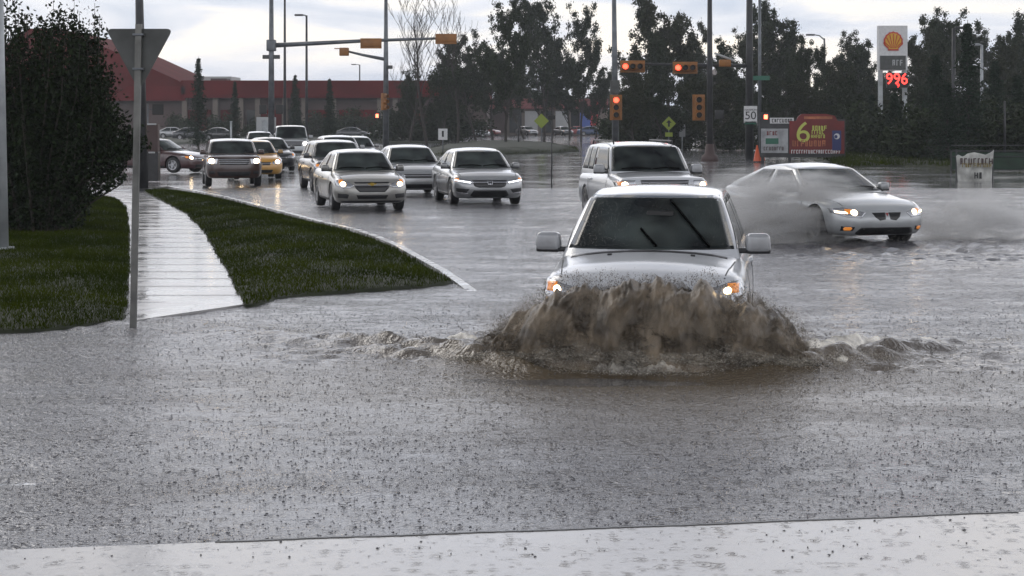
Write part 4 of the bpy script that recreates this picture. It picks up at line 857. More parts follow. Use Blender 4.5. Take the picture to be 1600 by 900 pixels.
# the big bush at left: stems, dense leaves, upright shoots
def big_bush():
    d = 33.0; e_ = far_root(empty('bush', (PX(62, d), d, .08), 0, 'large dark bush with upright leafy shoots on the left lawn', 'bush'), d); r = random.Random(4); nr = np.random.default_rng(4); mb = MB(); C = []
    for k in range(95):
        a = r.uniform(0, 6.28); q_ = math.sqrt(r.random()); x, y = q_*1.0*math.cos(a), q_*.9*math.sin(a); tx, ty = x*1.55, y*1.5; px_ = 62+tx*F/d
        H = np.interp(px_, [-80, 0, 40, 85, 120, 150, 175, 200, 215], [3.3, 3.5, 3.2, 3.4, 3.3, 3.1, 2.5, 1.6, 1.0])*r.uniform(.55, 1.12)
        pts = [Vector((x*.4, y*.5, -.1)), Vector((x*.75, y, H*.35)), Vector((tx*.95, ty, H*.7)), Vector((tx+r.gauss(0, .08), ty, H))]; mb.tube(pts, [.028, .02, .012, .005], 4)
        m_n = int(620*H/3); t_ = nr.random(m_n)**.8; base = np.array([np.array([np.interp(tt, [0, .35, .7, 1], [p_[i] for p_ in pts]) for i in range(3)]) for tt in t_])
        sp = .20*(1-t_*.55)[:, None]; C.append(base+nr.normal(0, 1, base.shape)*sp)
    for k in range(12):  # tall shoots
        x = PX([12, 22, 40, 60, 84, 92, 116, 124, 148, 156, 70, 30][k], d)-PX(62, d); H = ZY([-10, -30, 20, 25, 0, 8, 2, 18, 4, 22, 35, 10][k], d)-.08
        lean = r.gauss(0, .05); pts = [(x*.8, 0, 1.2), (x-lean, 0, H*.7), (x, 0, H)]; mb.tube(pts, [.016, .010, .003], 4)
        t_ = nr.uniform(.62, 1.0, 85); base = np.stack([x-lean*(1-t_)*2, 0*t_, H*t_], 1); base += np.round(nr.normal(0, 1, (85, 1)), 0)*.02
        C.append(base+nr.normal(0, .055, base.shape))
    # low skirt to the right where the branches reach over the footpath
    for k in range(30):
        a = np.array([r.uniform(.8, 1.62), r.uniform(-.5, .6), 0]); a[2] = r.uniform(.5, 2.3)*(1-.25*(a[0]-.8)); C.append(a+nr.normal(0, .13, (110, 3)))
    C = np.concatenate(C); C = C[(C[:, 2] > .12) & (C[:, 0] < .50+.85*C[:, 2]+.12*np.sin(C[:, 2]*9)) & (C[:, 0] > -.9-.85*C[:, 2])]; V, Fq = leaf_quads(C, .043, nr, .55)
    mb.build('branches', M['bark'], e_); link('foliage', npmesh('foliage', V, Fq), M['bushleaf'], e_)
big_bush()

# ------------------------------------------------------------------ buildings
def bx(name, m, par, x0, x1, y0, y1, z0, z1): return MB().box(((x0+x1)/2, (y0+y1)/2, (z0+z1)/2), (x1-x0, y1-y0, z1-z0)).build(name, m, par)
M['redroof'] = mat('red_metal_roof', (.11, .007, .007), .9, var=.2, vscale=.3, spec=.1); M['redwall'] = mat('red_wall', (.11, .008, .009), .9, var=.35, vscale=.25, spec=.1)
M['greywall'] = mat('grey_wall', (.075, .048, .045), .7, var=.25, vscale=.3); M['tanwall'] = mat('tan_wall', (.16, .13, .11), .7, var=.2, vscale=.3)
M['darkglass'] = mat('dark_window', (.02, .024, .026), .1); M['palewall'] = mat('pale_wall', (.42, .43, .43), .6, var=.15, vscale=.3)
D0 = 170.; bd = far_root(empty('mall_building', (PX(400, D0), D0, 0), 0, 'long low mall with dark red metal fascia and steep red roof at its left end', 'building'), D0)
X = lambda px: PX(px, D0)-PX(400, D0)
bx('wall', M['greywall'], bd, X(172), X(760), 0, 40, 0, 3.6)
bx('fascia', M['redroof'], bd, X(285), X(762), -.9, 41, 3.6, ZY(126, D0))
bx('fascia_trim', M['redwall'], bd, X(285), X(762), -1.05, -.9, 3.45, 3.75)
for i, (a, c, m_) in enumerate([(292, 330, 'redwall'), (345, 372, 'redwall'), (386, 402, 'darkglass'), (408, 440, 'redwall'), (452, 470, 'darkglass'), (480, 512, 'redwall'), (530, 590, 'redwall'), (598, 612, 'darkglass'), (625, 690, 'redwall')]):
    bx('shop_window' if m_ == 'darkglass' else 'red_panel', M[m_], bd, X(a), X(c), -.12, 0, .1, 2.4)
for px in (290, 338, 378, 404, 446, 476, 522, 594, 618, 700): bx('column', M['tanwall'], bd, X(px)-.22, X(px)+.22, -.7, -.25, 0, 3.45)
rfz = ZY(45, D0); ez = ZY(130, D0)
mb = MB(); ridge = [(X(28), rfz-.3), (X(48), rfz), (X(92), rfz), (X(172), ZY(78, D0)), (X(292), ez+.1)]
lo = [(X(-60), ez-1.5), (X(-20), ez)]
prof = [(X(-90), 3.4), (X(-40), ez), (X(28), rfz-.5), (X(48), rfz), (X(92), rfz), (X(172), ZY(77, D0)), (X(292), ez-.1), (X(292), 3.4)]
mb.prism([(x, -.5, z) for x, z in prof], (0, 26, 0)); mb.build('gable_roof', M['redroof'], bd)
for k in range(30):
    pass
sm = MB()
for px in range(-30, 290, 9):
    x = X(px); z1_ = float(np.interp(x, [a for a, _ in prof[:7]], [b_ for _, b_ in prof[:7]]))-.1
    if z1_ > 4.6: sm.box((x, -.55, (4.5+z1_)/2), (.10, .10, z1_-4.5))

bx('entrance_wall', M['greywall'], bd, X(-90), X(172), -.2, 24, 0, 3.4)
bx('entrance_fascia', M['redwall'], bd, X(-92), X(292), -.9, -.5, 3.2, ZY(128, D0)-.4)
rt_ = bx('roof_unit', M['palewall'], bd, X(291), X(346), 6, 12, 4.5, ZY(119, D0+6)); bx('roof_hatch', M['greywall'], bd, X(318), X(344), 4, 6, 4.5, ZY(121, D0))
# shops behind the middle trees
D1 = 186.; sb = far_root(empty('shop_building', (PX(840, D1), D1, 0), 0, 'distant low pale shops with coloured fronts behind the middle trees', 'building'), D1); X1 = lambda px: PX(px, D1)-PX(840, D1)
bx('wall', M['tanwall'], sb, X1(735), X1(950), 0, 16, 0, 3.3); bx('fascia', mat('dull_red', (.20, .05, .05), .6, var=.3, vscale=.3), sb, X1(735), X1(950), -.6, 0, 2.5, 3.5)
for i, (a, c, m_) in enumerate([(742, 760, 'palewall'), (765, 790, 'greywall'), (796, 815, 'darkglass'), (820, 840, 'palewall'), (845, 862, 'darkglass'), (868, 888, 'palewall'), (892, 905, 'darkglass')]): bx('shop_front', M[m_], sb, X1(a), X1(c), -.12, 0, .2, 2.3)
bx('blue_sign', mat('blue_sign', (.05, .10, .35), .4), sb, X1(906), X1(922), -.75, -.6, .6, 2.6); bx('red_sign', mat('red_sign', (.5, .03, .04), .4), sb, X1(922), X1(934), -.75, -.6, .9, 3.2)
D2 = 160.; pb = far_root(empty('kiosk_building', (PX(1135, D2), D2, 0), 0, 'grey house front glimpsed between the trees left of the speed limit sign', 'building'), D2); X2 = lambda px: PX(px, D2)-PX(1135, D2)
bx('wall', M['tanwall'], pb, X2(1105), X2(1166), 0, 8, 0, 4.2); bx('window', M['darkglass'], pb, X2(1115), X2(1128), -.1, 0, 1.2, 2.6); bx('door', M['darkglass'], pb, X2(1140), X2(1150), -.1, 0, 0, 2.1)
MB().prism([(X2(1100), -.5, 4.2), (X2(1171), -.5, 4.2), (X2(1135), -.5, 6.2)], (0, 9, 0)).build('roof', M['greywall'], pb)
D3 = 125.; qb = far_root(empty('petrol_station', (PX(1470, D3), D3, 0), 0, 'pale petrol station wall glimpsed left of the curved white canopy', 'building'), D3); X3 = lambda px: PX(px, D3)-PX(1470, D3)
bx('wall', M['palewall'], qb, X3(1445), X3(1482), 0, 6, 0, ZY(162, D3)); bx('door', M['darkglass'], qb, X3(1452), X3(1462), -.1, 0, 0, 1.6)
# far mass of wood closing the view
def far_wood():
    nr = np.random.default_rng(9); n = 90000; x = nr.uniform(-240, 290, n); y = nr.uniform(335, 375, n); top = 6.0+1.6*np.sin(x*.13)+1.3*np.sin(x*.31+1)+.8*np.sin(x*.9)
    z = top*nr.random(n)**.7; V, Fq = leaf_quads(np.stack([x, y, z], 1), 0.65, nr, .6); tag(link('distant_wood', npmesh('distant_wood', V, Fq), M['leaf']), 'far wood closing the horizon behind the shops', 'wood', kind='stuff')
far_wood()
# ------------------------------------------------------------------ poles, signals, signs
def pole(name, px, d, ytop, r0, r1, label, cat, m='pole', group=None, lean=0, zb=0):
    """tapered pole with a base plate; returns its Empty (origin at the foot)"""
    zt = ZY(ytop, d); e_ = far_root(empty(name, (PX(px, d), d, zb), 0, label, cat, group), d); zt -= zb
    MB().tube([(0, 0, -.1), (lean*.5, 0, zt*.5), (lean, 0, zt)], [r0, (r0+r1)/2, r1], 14).build('shaft', M[m], e_, True)
    return e_, zt
def luminaire(e_, zt, dx, L=1.5, m='pole', rise=.25, lit=False):
    MB().tube([(0, 0, zt-.1), (dx*L*.5, 0, zt+rise*.8), (dx*L, 0, zt+rise)], [.05, .04, .035], 6).build('arm', M[m], e_, True)
    MB().box((dx*(L+.28), 0, zt+rise), (.62, .24, .13), bev=.04).build('lamp_head', M[m], e_, True)
def signal(parent, loc, horizontal, lit=None, back=False, board=True, rz=0):
    """traffic light: yellow backboard and housing, three visored lenses; built facing -Y"""
    h = bpy.data.objects.new('signal_head', None); COL.objects.link(h); h.parent = parent; h.location = loc; h.rotation_euler = (0, R(90) if horizontal else 0, rz+(math.pi if back else 0))
    if board: MB().box((0, .06, 0), (.56, .02, 1.16), bev=.008).build('backboard', M['yellowbox'], h)
    MB().box((0, 0, 0), (.34, .20, 1.04), bev=.03).build('housing', M['yellowbox'], h, True)
    for k, z in enumerate((.34, 0, -.34)):
        MB().lathe([(-.105, .001), (-.115, .10), (-.10, .125)], (0, 0, z), 'Y', 16).build('lens', M['redlamp'] if lit == k else M['signalblack'], h, True)
        v = MB(); n = 12
        for q_ in range(n):      # visor: three quarters of a tube
            a0, a1 = R(-50+q_*280/n), R(-50+(q_+1)*280/n)
            p0 = [(.14*math.cos(a), y, z+.14*math.sin(a)) for a, y in ((a0, -.10), (a1, -.10), (a1, -.32), (a0, -.32))]; v.prism(p0, (.004, 0, .004))
        v.build('visor', M['yellowbox'], h)
    return h
def ped_signal(parent, loc, m='redhand', lit=True, face=0):
    h = MB().box((0, 0, 0), (.40, .22, .42), bev=.03).build('pedestrian_signal', M['signalblack'], parent, True, loc); h.rotation_euler = (0, 0, face)
    if lit: MB().box((0, -.12, .0), (.17, .012, .22), bev=.005).build('hand_symbol', M[m], h)
    return h
GP = 'signal poles of the crossing'; GL = 'slim lamp poles behind the queue'
# left mast with two heads seen from behind
d = 105.; e_, zt = pole('signal_pole', 424, d, -60, .19, .10, 'grey signal pole with long mast arm reaching right over the queue', 'signal pole', group=GP)
x1 = PX(714, d)-PX(424, d); za = ZY(71, d); zb_ = ZY(59, d)
MB().tube([(0, 0, za), (x1*.5, 0, (za+zb_)/2+.04), (x1, 0, zb_)], [.14, .10, .06], 10).build('mast_arm', M['pole'], e_, True)
MB().box((0, 0, za), (.5, .46, .62), bev=.05).build('arm_collar', M['pole'], e_, True)
for px, py in ((580, 68), (697, 61)): signal(e_, (PX(px, d)-PX(424, d), -.10, ZY(py, d)), True, back=True)
MB().box((0, -.05, ZY(89, d)), (.95, .12, .22), bev=.02).build('bracket_sign', M['signback'], e_); MB().box((-.45, -.05, ZY(171, d)), (.4, .25, .5), bev=.04).build('pedestrian_signal', M['signalblack'], e_); MB().box((.45, -.05, ZY(171, d)), (.4, .25, .5), bev=.04).build('pedestrian_signal', M['signalblack'], e_)
d = 125.; e_ = far_root(empty('control_cabinet', (PX(416, d), d, 0), 0, 'pale grey signal control cabinet behind the mast arm pole', 'cabinet'), d); zc = ZY(183, d)
MB().box((0, 0, zc/2), (1.2, .7, zc), bev=.03).build('body', M['palewall'], e_); MB().box((0, -.36, zc*.5), (.50, .02, zc*.8), bev=.006).build('door', M['palepole'], e_)
e_, zt = pole('lamp_pole', 445, 140, -20, .12, .07, 'dark lamp pole running out of the top just right of the mast pole', 'lamp pole', 'darkpole', GL); luminaire(e_, zt, -1, 1.0, 'darkpole')
e_, zt = pole('lamp_pole', 479, 135, 24, .11, .07, 'lamp pole with a small head, seen whole above the pickup truck', 'lamp pole', 'darkpole', GL); luminaire(e_, zt, -1, .25, 'darkpole', .02)
e_, zt = pole('lamp_pole', 562, 250, 101, .12, .08, 'tiny distant lamp pole above the red roof line', 'lamp pole', 'darkpole', GL); luminaire(e_, zt, -1, .5, 'darkpole', .02)
# pole with the short arm
d = 118.; e_, zt = pole('signal_pole', 603, d, -40, .20, .09, 'signal pole with short arm and small signal pointing left', 'signal pole', group=GP); x1 = PX(538, d)-PX(603, d)
MB().tube([(0, 0, ZY(93, d)), (x1*.55, 0, ZY(86, d)), (x1, 0, ZY(79, d))], [.11, .08, .06], 8).build('mast_arm', M['pole'], e_, True)
MB().box((x1, -.1, ZY(81, d)), (.58, .34, .50), bev=.05).build('signal_head', M['yellowbox'], e_, True); MB().box((x1-.35, -.1, ZY(76, d)), (.5, .3, .05), bev=.01).build('visor', M['yellowbox'], e_)
MB().box((.25, -.1, ZY(105, d)), (.34, .2, .22), bev=.03).build('camera_box', M['signback'], e_)
h = signal(e_, (-.1, -.34, ZY(159, d)), False, rz=R(50), board=False); ped_signal(e_, (-.52, -.2, ZY(181, d)), lit=True)
# far signal with red lamp on top
d = 88.; e_, zt = pole('signal_pole', 962, d, -80, .17, .08, 'signal pole rising behind the big white SUV with a red light', 'signal pole', group=GP, lean=-.10)
signal(e_, (0, -.3, ZY(168, d)), False, lit=0); MB().box((-.05, -.1, ZY(136, d)), (.42, .1, .62), bev=.02).build('pole_sign', M['signback'], e_)
# right mast, arm to the left with two red heads
d = 90.; e_, zt = pole('signal_pole', 1171, d, -120, .20, .12, 'thick dark signal pole whose arm carries two red lights over the road', 'signal pole', 'darkpole', GP)
xa = PX(958, d)-PX(1171, d)
MB().tube([(0, 0, ZY(103, d)), (xa*.5, 0, ZY(101, d)), (xa, 0, ZY(99, d))], [.09, .065, .045], 8).build('mast_arm', M['darkpole'], e_, True)
for px, py in ((988, 104), (1070, 106)): signal(e_, (PX(px, d)-PX(1171, d), -.22, ZY(py, d)), True, lit=2)
MB().box((PX(1132, d)-PX(1171, d), -.2, ZY(99, d)), (.55, .3, .34), bev=.05).build('camera_housing', M['yellowbox'], e_, True)
MB().tube([(PX(1146, d)-PX(1171, d), -.1, ZY(95, d)), (PX(1116, d)-PX(1171, d), -.1, ZY(83, d))], [.06, .05], 8).build('lamp_tube', M['palewall'], e_, True)
ped_signal(e_, (PX(1195, d)-PX(1171, d), -.25, ZY(183, d))); ped_signal(e_, (PX(1124, d)-PX(1171, d), 0, ZY(179, d)), lit=False)
sg_ = MB().box((.02, -.24, ZY(179, d)), (.62, .02, .80), bev=.008).build('speed_sign', M['signwhite'], e_)
text('speed_digits', '50', .52, M['ink'], sg_, (.02, -.256, ZY(181, d)), sx=1.05); text('speed_word', 'MAXIMUM', .12, M['ink'], sg_, (.02, -.256, ZY(172, d)))
MB().box((.02, -.24, ZY(192, d)), (.55, .02, .14), bev=.004).build('green_tab', M['signgreen'], e_)
e_, zt = pole('lamp_pole', 1187, 104, -60, .10, .07, 'thin pale pole carrying a green street name plate', 'lamp pole', 'pole')
ns = MB().box((.05, -.12, ZY(122, 104)), (.95, .02, .24), bev=.006).build('street_name_plate', M['signgreen'], e_)
# pole on a stone base
d = 86.; e_, zt = pole('signal_pole', 1109, d, -90, .15, .09, 'dark signal pole standing on a tapered stone base, yellow head on its left', 'signal pole', 'darkpole', GP)
MB().tube([(0, 0, -.1), (0, 0, .22), (0, 0, .30), (0, 0, .75)], [.42, .36, .24, .17], 12).build('base', M['greywall'], e_, True)
signal(e_, (-.50, -.1, ZY(168, d)), False, rz=R(0)); MB().tube([(0, 0, ZY(162, d)), (-.4, 0, ZY(162, d))], .03, 6).build('bracket', M['darkpole'], e_)
e_, zt = pole('lamp_pole', 1016, 150, 9, .13, .08, 'street lamp with a short arm above the arm signals', 'lamp pole', 'pole', 'street lamps above the tree line'); luminaire(e_, zt, -1, .35, 'pole', .02)
e_, zt = pole('lamp_pole', 1288, 135, 60, .10, .06, 'curved arm street lamp above the billboard trees', 'lamp pole', 'pole', 'street lamps above the tree line'); luminaire(e_, zt, -1, .7, 'pole', .25)
e_, zt = pole('lamp_pole', 1490, 100, 44, .12, .09, 'dark lamp post between petrol sign and pointed spruce', 'lamp pole', 'darkpole', 'street lamps above the tree line'); luminaire(e_, zt, 1, .1, 'darkpole', .02)
e_, zt = pole('lamp_pole', 1534, 96, 70, .09, .07, 'pale square headed lamp post right of the pointed spruce', 'lamp pole', 'palepole', 'street lamps above the tree line'); luminaire(e_, zt, -1, .15, 'palepole', .01)
e_, zt = pole('lamp_pole', 1570, 82, 158, .05, .04, 'thin dark post beside the curved white canopy', 'post', 'darkpole')
# diamond signs
def diamond(px, py, d, sz, label, glyph=True):
    zt = ZY(py, d); e_, _ = pole('warning_sign', px, d, py-3, .035, .035, label, 'road sign', 'pole', 'yellow warning signs'); pl = MB().prism([(0, -.06, zt+sz), (sz, -.06, zt), (0, -.06, zt-sz), (-sz, -.06, zt)], (0, .02, 0)).build('sign_plate', M['signyellow'], e_)
    if glyph:
        MB().prism([(-.05, -.075, zt-sz*.45), (.05, -.075, zt-sz*.45), (.05, -.075, zt+sz*.1), (.16, -.075, zt+sz*.1), (0, -.075, zt+sz*.5), (-.16, -.075, zt+sz*.1), (-.05, -.075, zt+sz*.1)], (0, .01, 0)).build('arrow_symbol', M['ink'], e_)
        MB().box((0, -.06, zt-sz-.22), (.42, .02, .24), bev=.006).build('plate_tab', M['signyellow'], e_)
diamond(1045, 193, 108, .40, 'yellow diamond warning sign with a small tab below, right of the red signal')
diamond(846, 189, 128, .50, 'yellow green diamond sign right of the bare dark trunk', False)
e_, zt = pole('sign_post', 862, 56, 180, .018, .016, 'thin dark post standing alone in the wet road', 'sign post', 'darkpole'); MB().box((0, .0, zt-.06), (.22, .06, .12), bev=.02).build('post_cap', M['signalblack'], e_)
e_, zt = pole('sign_post', 810, 122, 176, .05, .045, 'dark post with a small box right of the bare trunk', 'sign post', 'darkpole'); MB().box((-.12, 0, zt+.02), (.5, .12, .35), bev=.03).build('sign_box', M['signalblack'], e_)
e_, zt = pole('sign_post', 692, 96, 206, .025, .025, 'small white road sign on a thin post behind the two silver sedans', 'road sign', 'pole'); s1 = MB().box((0, -.05, zt-.12), (.46, .02, .56), bev=.01).build('sign_plate', M['signwhite'], e_); MB().box((0, -.066, zt-.10), (.10, .008, .3)).build('sign_mark', M['ink'], s1)
e_, zt = pole('sign_post', 1066, 110, 196, .04, .04, 'pale narrow sign post right of the yellow diamond', 'sign post', 'palepole'); MB().box((0, -.06, zt-.3), (.35, .02, .7), bev=.01).build('sign_plate', M['palewall'], e_)
e_, zt = pole('marker_post', 361, 100, 190, .05, .05, 'short pale marker post above the bronze SUV', 'post', 'palepole'); MB().box((0, 0, zt), (.12, .12, .06), bev=.01).build('post_cap', M['palepole'], e_)
# yield sign seen from behind
d = 19.05; e_ = far_root(empty('yield_sign', (PX(208, d), d, -.05), 0, 'large triangular yield sign seen from its grey back, thin post standing in the flood', 'road sign'), d)
zt = ZY(38, d)+.05; ln = PX(217, d)-PX(208, d); MB().box((ln/2, 0, zt/2), (.062, .05, zt)).build('post', mat('sign_post_steel', (.15, .15, .14), .5, .5, var=.3, vscale=4), e_)
for v in e_.children[0].data.vertices: v.co.x += (v.co.z/zt-.5)*ln
def tri(cx, zc, hw, h, rr, y, th):
    pts = []; cs = [(-hw, 0), (hw, 0), (0, -h)]
    for i in range(3):
        a, b0_, c = Vector(cs[i-1]), Vector(cs[i]), Vector(cs[(i+1) % 3]); u = (a-b0_).normalized(); v = (c-b0_).normalized()
        for t_ in np.linspace(0, 1, 6): p0 = b0_+u*rr; p1 = b0_+v*rr; pts.append(((p0*(1-t_)**2+b0_*2*t_*(1-t_)+p1*t_**2)))
    return MB().prism([(cx+p_.x, y, zc+p_.y) for p_ in pts], (0, th, 0))
zs_ = ZY(45, d)+.05; tri(ln*.97, zs_, .335, .62, .07, .034, .004).build('sign_plate', M['signback'], e_)
tri(ln*.97, zs_-.02, .30, .555, .05, .040, .002).build('sign_face', mat('white_reflective', (.6, .6, .6), .4), e_)
for zz in (.06, .40): MB().box((ln*.95, -.012, zs_-zz), (.11, .06, .022), bev=.004).build('clamp', M['pole'], e_)
# big lamp standard behind it
d = 53.; e_, zt = pole('lamp_standard', 223, d, -150, .165, .085, 'thick dark lamp standard right behind the yield sign', 'lamp pole', 'darkpole', lean=-.14)
for v in e_.children[0].data.vertices: v.co.x += 0
MB().box((0, 0, .03), (.5, .5, .06), bev=.01).build('base_plate', M['darkpole'], e_)
# push button post, bin and cabinet beside it
d = 60.; e_ = far_root(empty('utility_cabinet', (PX(239, d), d, .02), 0, 'tall grey utility cabinet with dark lower half beside the lamp standard', 'cabinet'), d); z1, z2, z3 = ZY(291, d), ZY(238, d), ZY(195, d)
MB().box((0, 0, (z2)/2), (.40, .4, z2), bev=.02).build('lower_box', M['trim'], e_); MB().box((.01, 0, (z2+z3)/2), (.34, .34, z3-z2), bev=.02).build('upper_box', M['greywall'], e_)
MB().box((0, -.2, z3), (.28, .05, .05), bev=.01).build('top_trim', M['palewall'], e_); MB().box((0, -.2, z2-.02), (.20, .05, .05), bev=.01).build('middle_trim', M['palewall'], e_)
e_, zt = pole('sign_post', 231, 61, 162, .025, .025, 'thin post with a small square sign behind the utility cabinet', 'sign post', 'pole'); MB().box((.33, -.05, ZY(171, 61)), (.36, .03, .34), bev=.02).build('sign_plate', M['signalblack'], e_); MB().tube([(0, 0, ZY(171, 61)), (.33, 0, ZY(171, 61))], .02, 6).build('bracket', M['pole'], e_)
# pale lamp standard cut by the left edge
d = 28.5; e_, zt = pole('lamp_standard', 1, d, -150, .125, .07, 'pale grey lamp standard at the left edge in front of the bush', 'lamp pole', 'palepole', lean=-.06); MB().box((0, 0, .08), (.34, .34, .16), bev=.02).build('base_plate', M['palepole'], e_)
# concrete bits of the far kerb seen as cones and barriers
d = 84.; 
for i, (px, lb) in enumerate([(1183, 'orange traffic cone left foot of the billboard'), (1190, 'second orange cone closer to the billboard leg')]):
    e_ = far_root(empty('traffic_cone', (PX(px, d+i), d+i, 0), 0, lb, 'traffic cone', 'orange cones by the billboard'), d+i); MB().lathe([(0, .17), (.70, .03), (.70, .001)], (0, 0, .03), 'Z', 14).build('cone', mat('cone_orange', (.55, .09, .03), .5), e_, True); MB().box((0, 0, .015), (.38, .38, .03)).build('base', M['rubber'], e_)
# billboard
d = 84.; e_ = far_root(empty('billboard', (PX(1255, d), d, 0), 0, 'red roadside billboard with a big yellow green 6 and white panel at its left', 'billboard'), d); XB = lambda px: PX(px, d)-PX(1255, d); ZB = lambda py: ZY(py, d)
M['bbred'] = mat('billboard_red', (.15, .012, .010), .5, var=.25, vscale=1.2); M['bbyellow'] = mat('billboard_yellow', (.48, .52, .10), .5); M['bbblue'] = mat('billboard_blue', (.03, .04, .14), .5); M['bborange'] = mat('billboard_orange', (.36, .12, .05), .5, var=.4, vscale=3)
bx('frame', M['darkpole'], e_, XB(1187), XB(1321), 0, .18, ZB(246), ZB(186)); bx('main_panel', M['bbred'], e_, XB(1233), XB(1319), -.05, 0, ZB(240), ZB(189))
hd = MB().prism([(XB(1243), -.08, ZB(190)), (XB(1309), -.08, ZB(190)), (XB(1304), -.08, ZB(181)), (XB(1290), -.08, ZB(178)), (XB(1252), -.08, ZB(178)), (XB(1247), -.08, ZB(182))], (0, .14, 0)).build('header', M['bbred'], e_)
bx('header_strip', M['bborange'], e_, XB(1256), XB(1300), -.10, -.08, ZB(186), ZB(182))
text('digit', '6', 1.28, M['bbyellow'], e_, (XB(1254.5), -.06, ZB(208)), sx=.95).data.transform(Matrix.Diagonal((1.12, 1, 1, 1)))
def glyphs(par, m, x0, x1, zc, h, y, seed, n=None, name='lettering'):
    """row of small strokes that stands for writing too far away to read"""
    r = random.Random(seed); mb = MB(); x = x0
    while x < x1-h*.3:
        w_ = h*r.uniform(.35, .6); t_ = h*.18
        mb.box((x+t_/2, y, zc), (t_, .01, h)); k = r.random()
        if k < .7: mb.box((x+w_/2, y-.002, zc+h*.42), (w_, .01, t_))
        if k > .25: mb.box((x+w_/2, y-.002, zc-h*.42*(r.random() < .6)), (w_, .01, t_))
        if k > .5: mb.box((x+w_-t_/2, y+.002, zc), (t_, .01, h*.9))
        x += w_+h*.22
    return mb.build(name, m, par)
glyphs(e_, M['bbyellow'], XB(1269), XB(1290), ZB(200), .20, -.06, 3); glyphs(e_, M['bbyellow'], XB(1268), XB(1290), ZB(206.5), .17, -.06, 4); glyphs(e_, M['bbyellow'], XB(1267), XB(1291), ZB(213), .15, -.06, 5)
glyphs(e_, M['bborange'], XB(1238), XB(1294), ZB(224), .26, -.06, 6); glyphs(e_, M['signwhite'], XB(1236), XB(1314), ZB(237), .16, -.06, 7)
bx('blue_panel', M['bbblue'], e_, XB(1300), XB(1314), -.07, -.05, ZB(235), ZB(204)); MB().lathe([(-.09, .001), (-.09, .13)], (XB(1307), 0, ZB(213)), 'Y', 16).build('round_emblem', M['signwhite'], e_); MB().lathe([(-.10, .001), (-.10, .075)], (XB(1305.5), 0, ZB(213.5)), 'Y', 12).build('emblem_centre', M['bbblue'], e_)
M['bbwhite'] = mat('billboard_white', (.34, .35, .36), .5, var=.3, vscale=2.5)
bx('white_panel', M['bbwhite'], e_, XB(1189), XB(1231), -.05, 0, ZB(239), ZB(201)); bx('picture', M['signgreen'], e_, XB(1196), XB(1216), -.07, -.05, ZB(225), ZB(216)); glyphs(e_, M['bbred'], XB(1198), XB(1214), ZB(208), .18, -.06, 8); glyphs(e_, M['greywall'], XB(1193), XB(1226), ZB(232), .16, -.06, 9)
tb = bx('top_banner', M['signwhite'], e_, XB(1203), XB(1240), -.03, .02, ZB(193), ZB(184)); glyphs(tb, M['ink'], XB(1206), XB(1237), ZB(188.5), .16, -.04, 10)
for px in (1192, 1234, 1316): bx('leg', M['darkpole'], e_, XB(px)-.06, XB(px)+.06, .02, .14, -.1, ZB(246))
# petrol sign
d = 100.; e_ = far_root(empty('petrol_sign', (PX(1396, d), d, 0), 0, 'tall white petrol station sign with yellow and red scallop shell and red price digits', 'petrol sign'), d); XB = lambda px: PX(px, d)-PX(1396, d); ZB = lambda py: ZY(py, d)
bx('cabinet', M['signwhite'], e_, XB(1373), XB(1418), 0, .5, ZB(110), ZB(40)); bx('post', M['palepole'], e_, XB(1412), XB(1418), .1, .4, 0, ZB(110)); bx('post', M['palepole'], e_, XB(1374), XB(1380), .1, .4, 0, ZB(110))
bx('price_panel', M['signback'], e_, XB(1375), XB(1415), -.04, 0, ZB(109), ZB(87)); glyphs(e_, M['palewall'], XB(1394), XB(1411), ZB(98), .30, -.06, 12)
M['shellred'] = mat('emblem_red', (.50, .04, .02), .4); M['shellyellow'] = mat('emblem_yellow', (.62, .32, .02), .4)
def shell(sc, m, y, name, par):
    cx, cz = XB(1395.5), ZB(64); pts = []; w_ = (XB(1411)-XB(1380))/2*sc; h_ = (ZB(47)-ZB(77))*sc; z0 = cz-h_*.5
    n = 9
    for i in range(n):
        for t_ in (0, .25, .5, .75):
            a = R(200-220*(i+t_)/n); rr = 1-.055*abs(math.cos(math.pi*t_)); pts.append((cx+w_*rr*math.cos(a), y, z0+h_*.44+h_*.56*rr*math.sin(a)))
    pts += [(cx+w_*.52, y, z0+h_*.10), (cx+w_*.56, y, z0), (cx-w_*.56, y, z0), (cx-w_*.52, y, z0+h_*.10)]
    return MB().prism(pts, (0, .03, 0)).build(name, m, par)
sh_ = shell(1.0, M['shellred'], -.05, 'shell_emblem', e_); shell(.84, M['shellyellow'], -.075, 'shell_face', sh_)
mb = MB(); cx, cz = XB(1395.5), ZB(75)
for i in range(7):
    a = R(25+130*i/6); mb.tube([(cx+.12*math.cos(a), -.08, cz), (cx+.52*math.cos(a), -.08, cz+.82*math.sin(a)*.9)], [.012, .022], 4)
mb.build('shell_rib', M['shellred'], sh_)
bx('digit_panel', M['signalblack'], e_, XB(1386), XB(1417), -.05, .3, ZB(137), ZB(114)); M['led'] = mat('red_led', (1, .1, .05), .4, emit=(1, .035, .03), es=3.2)
text('price_digits', '996', .82, M['led'], e_, (XB(1401), -.07, ZB(124)), sx=.95)
text('price_digit', '9', .30, M['led'], e_, (XB(1403), -.07, ZB(134)))
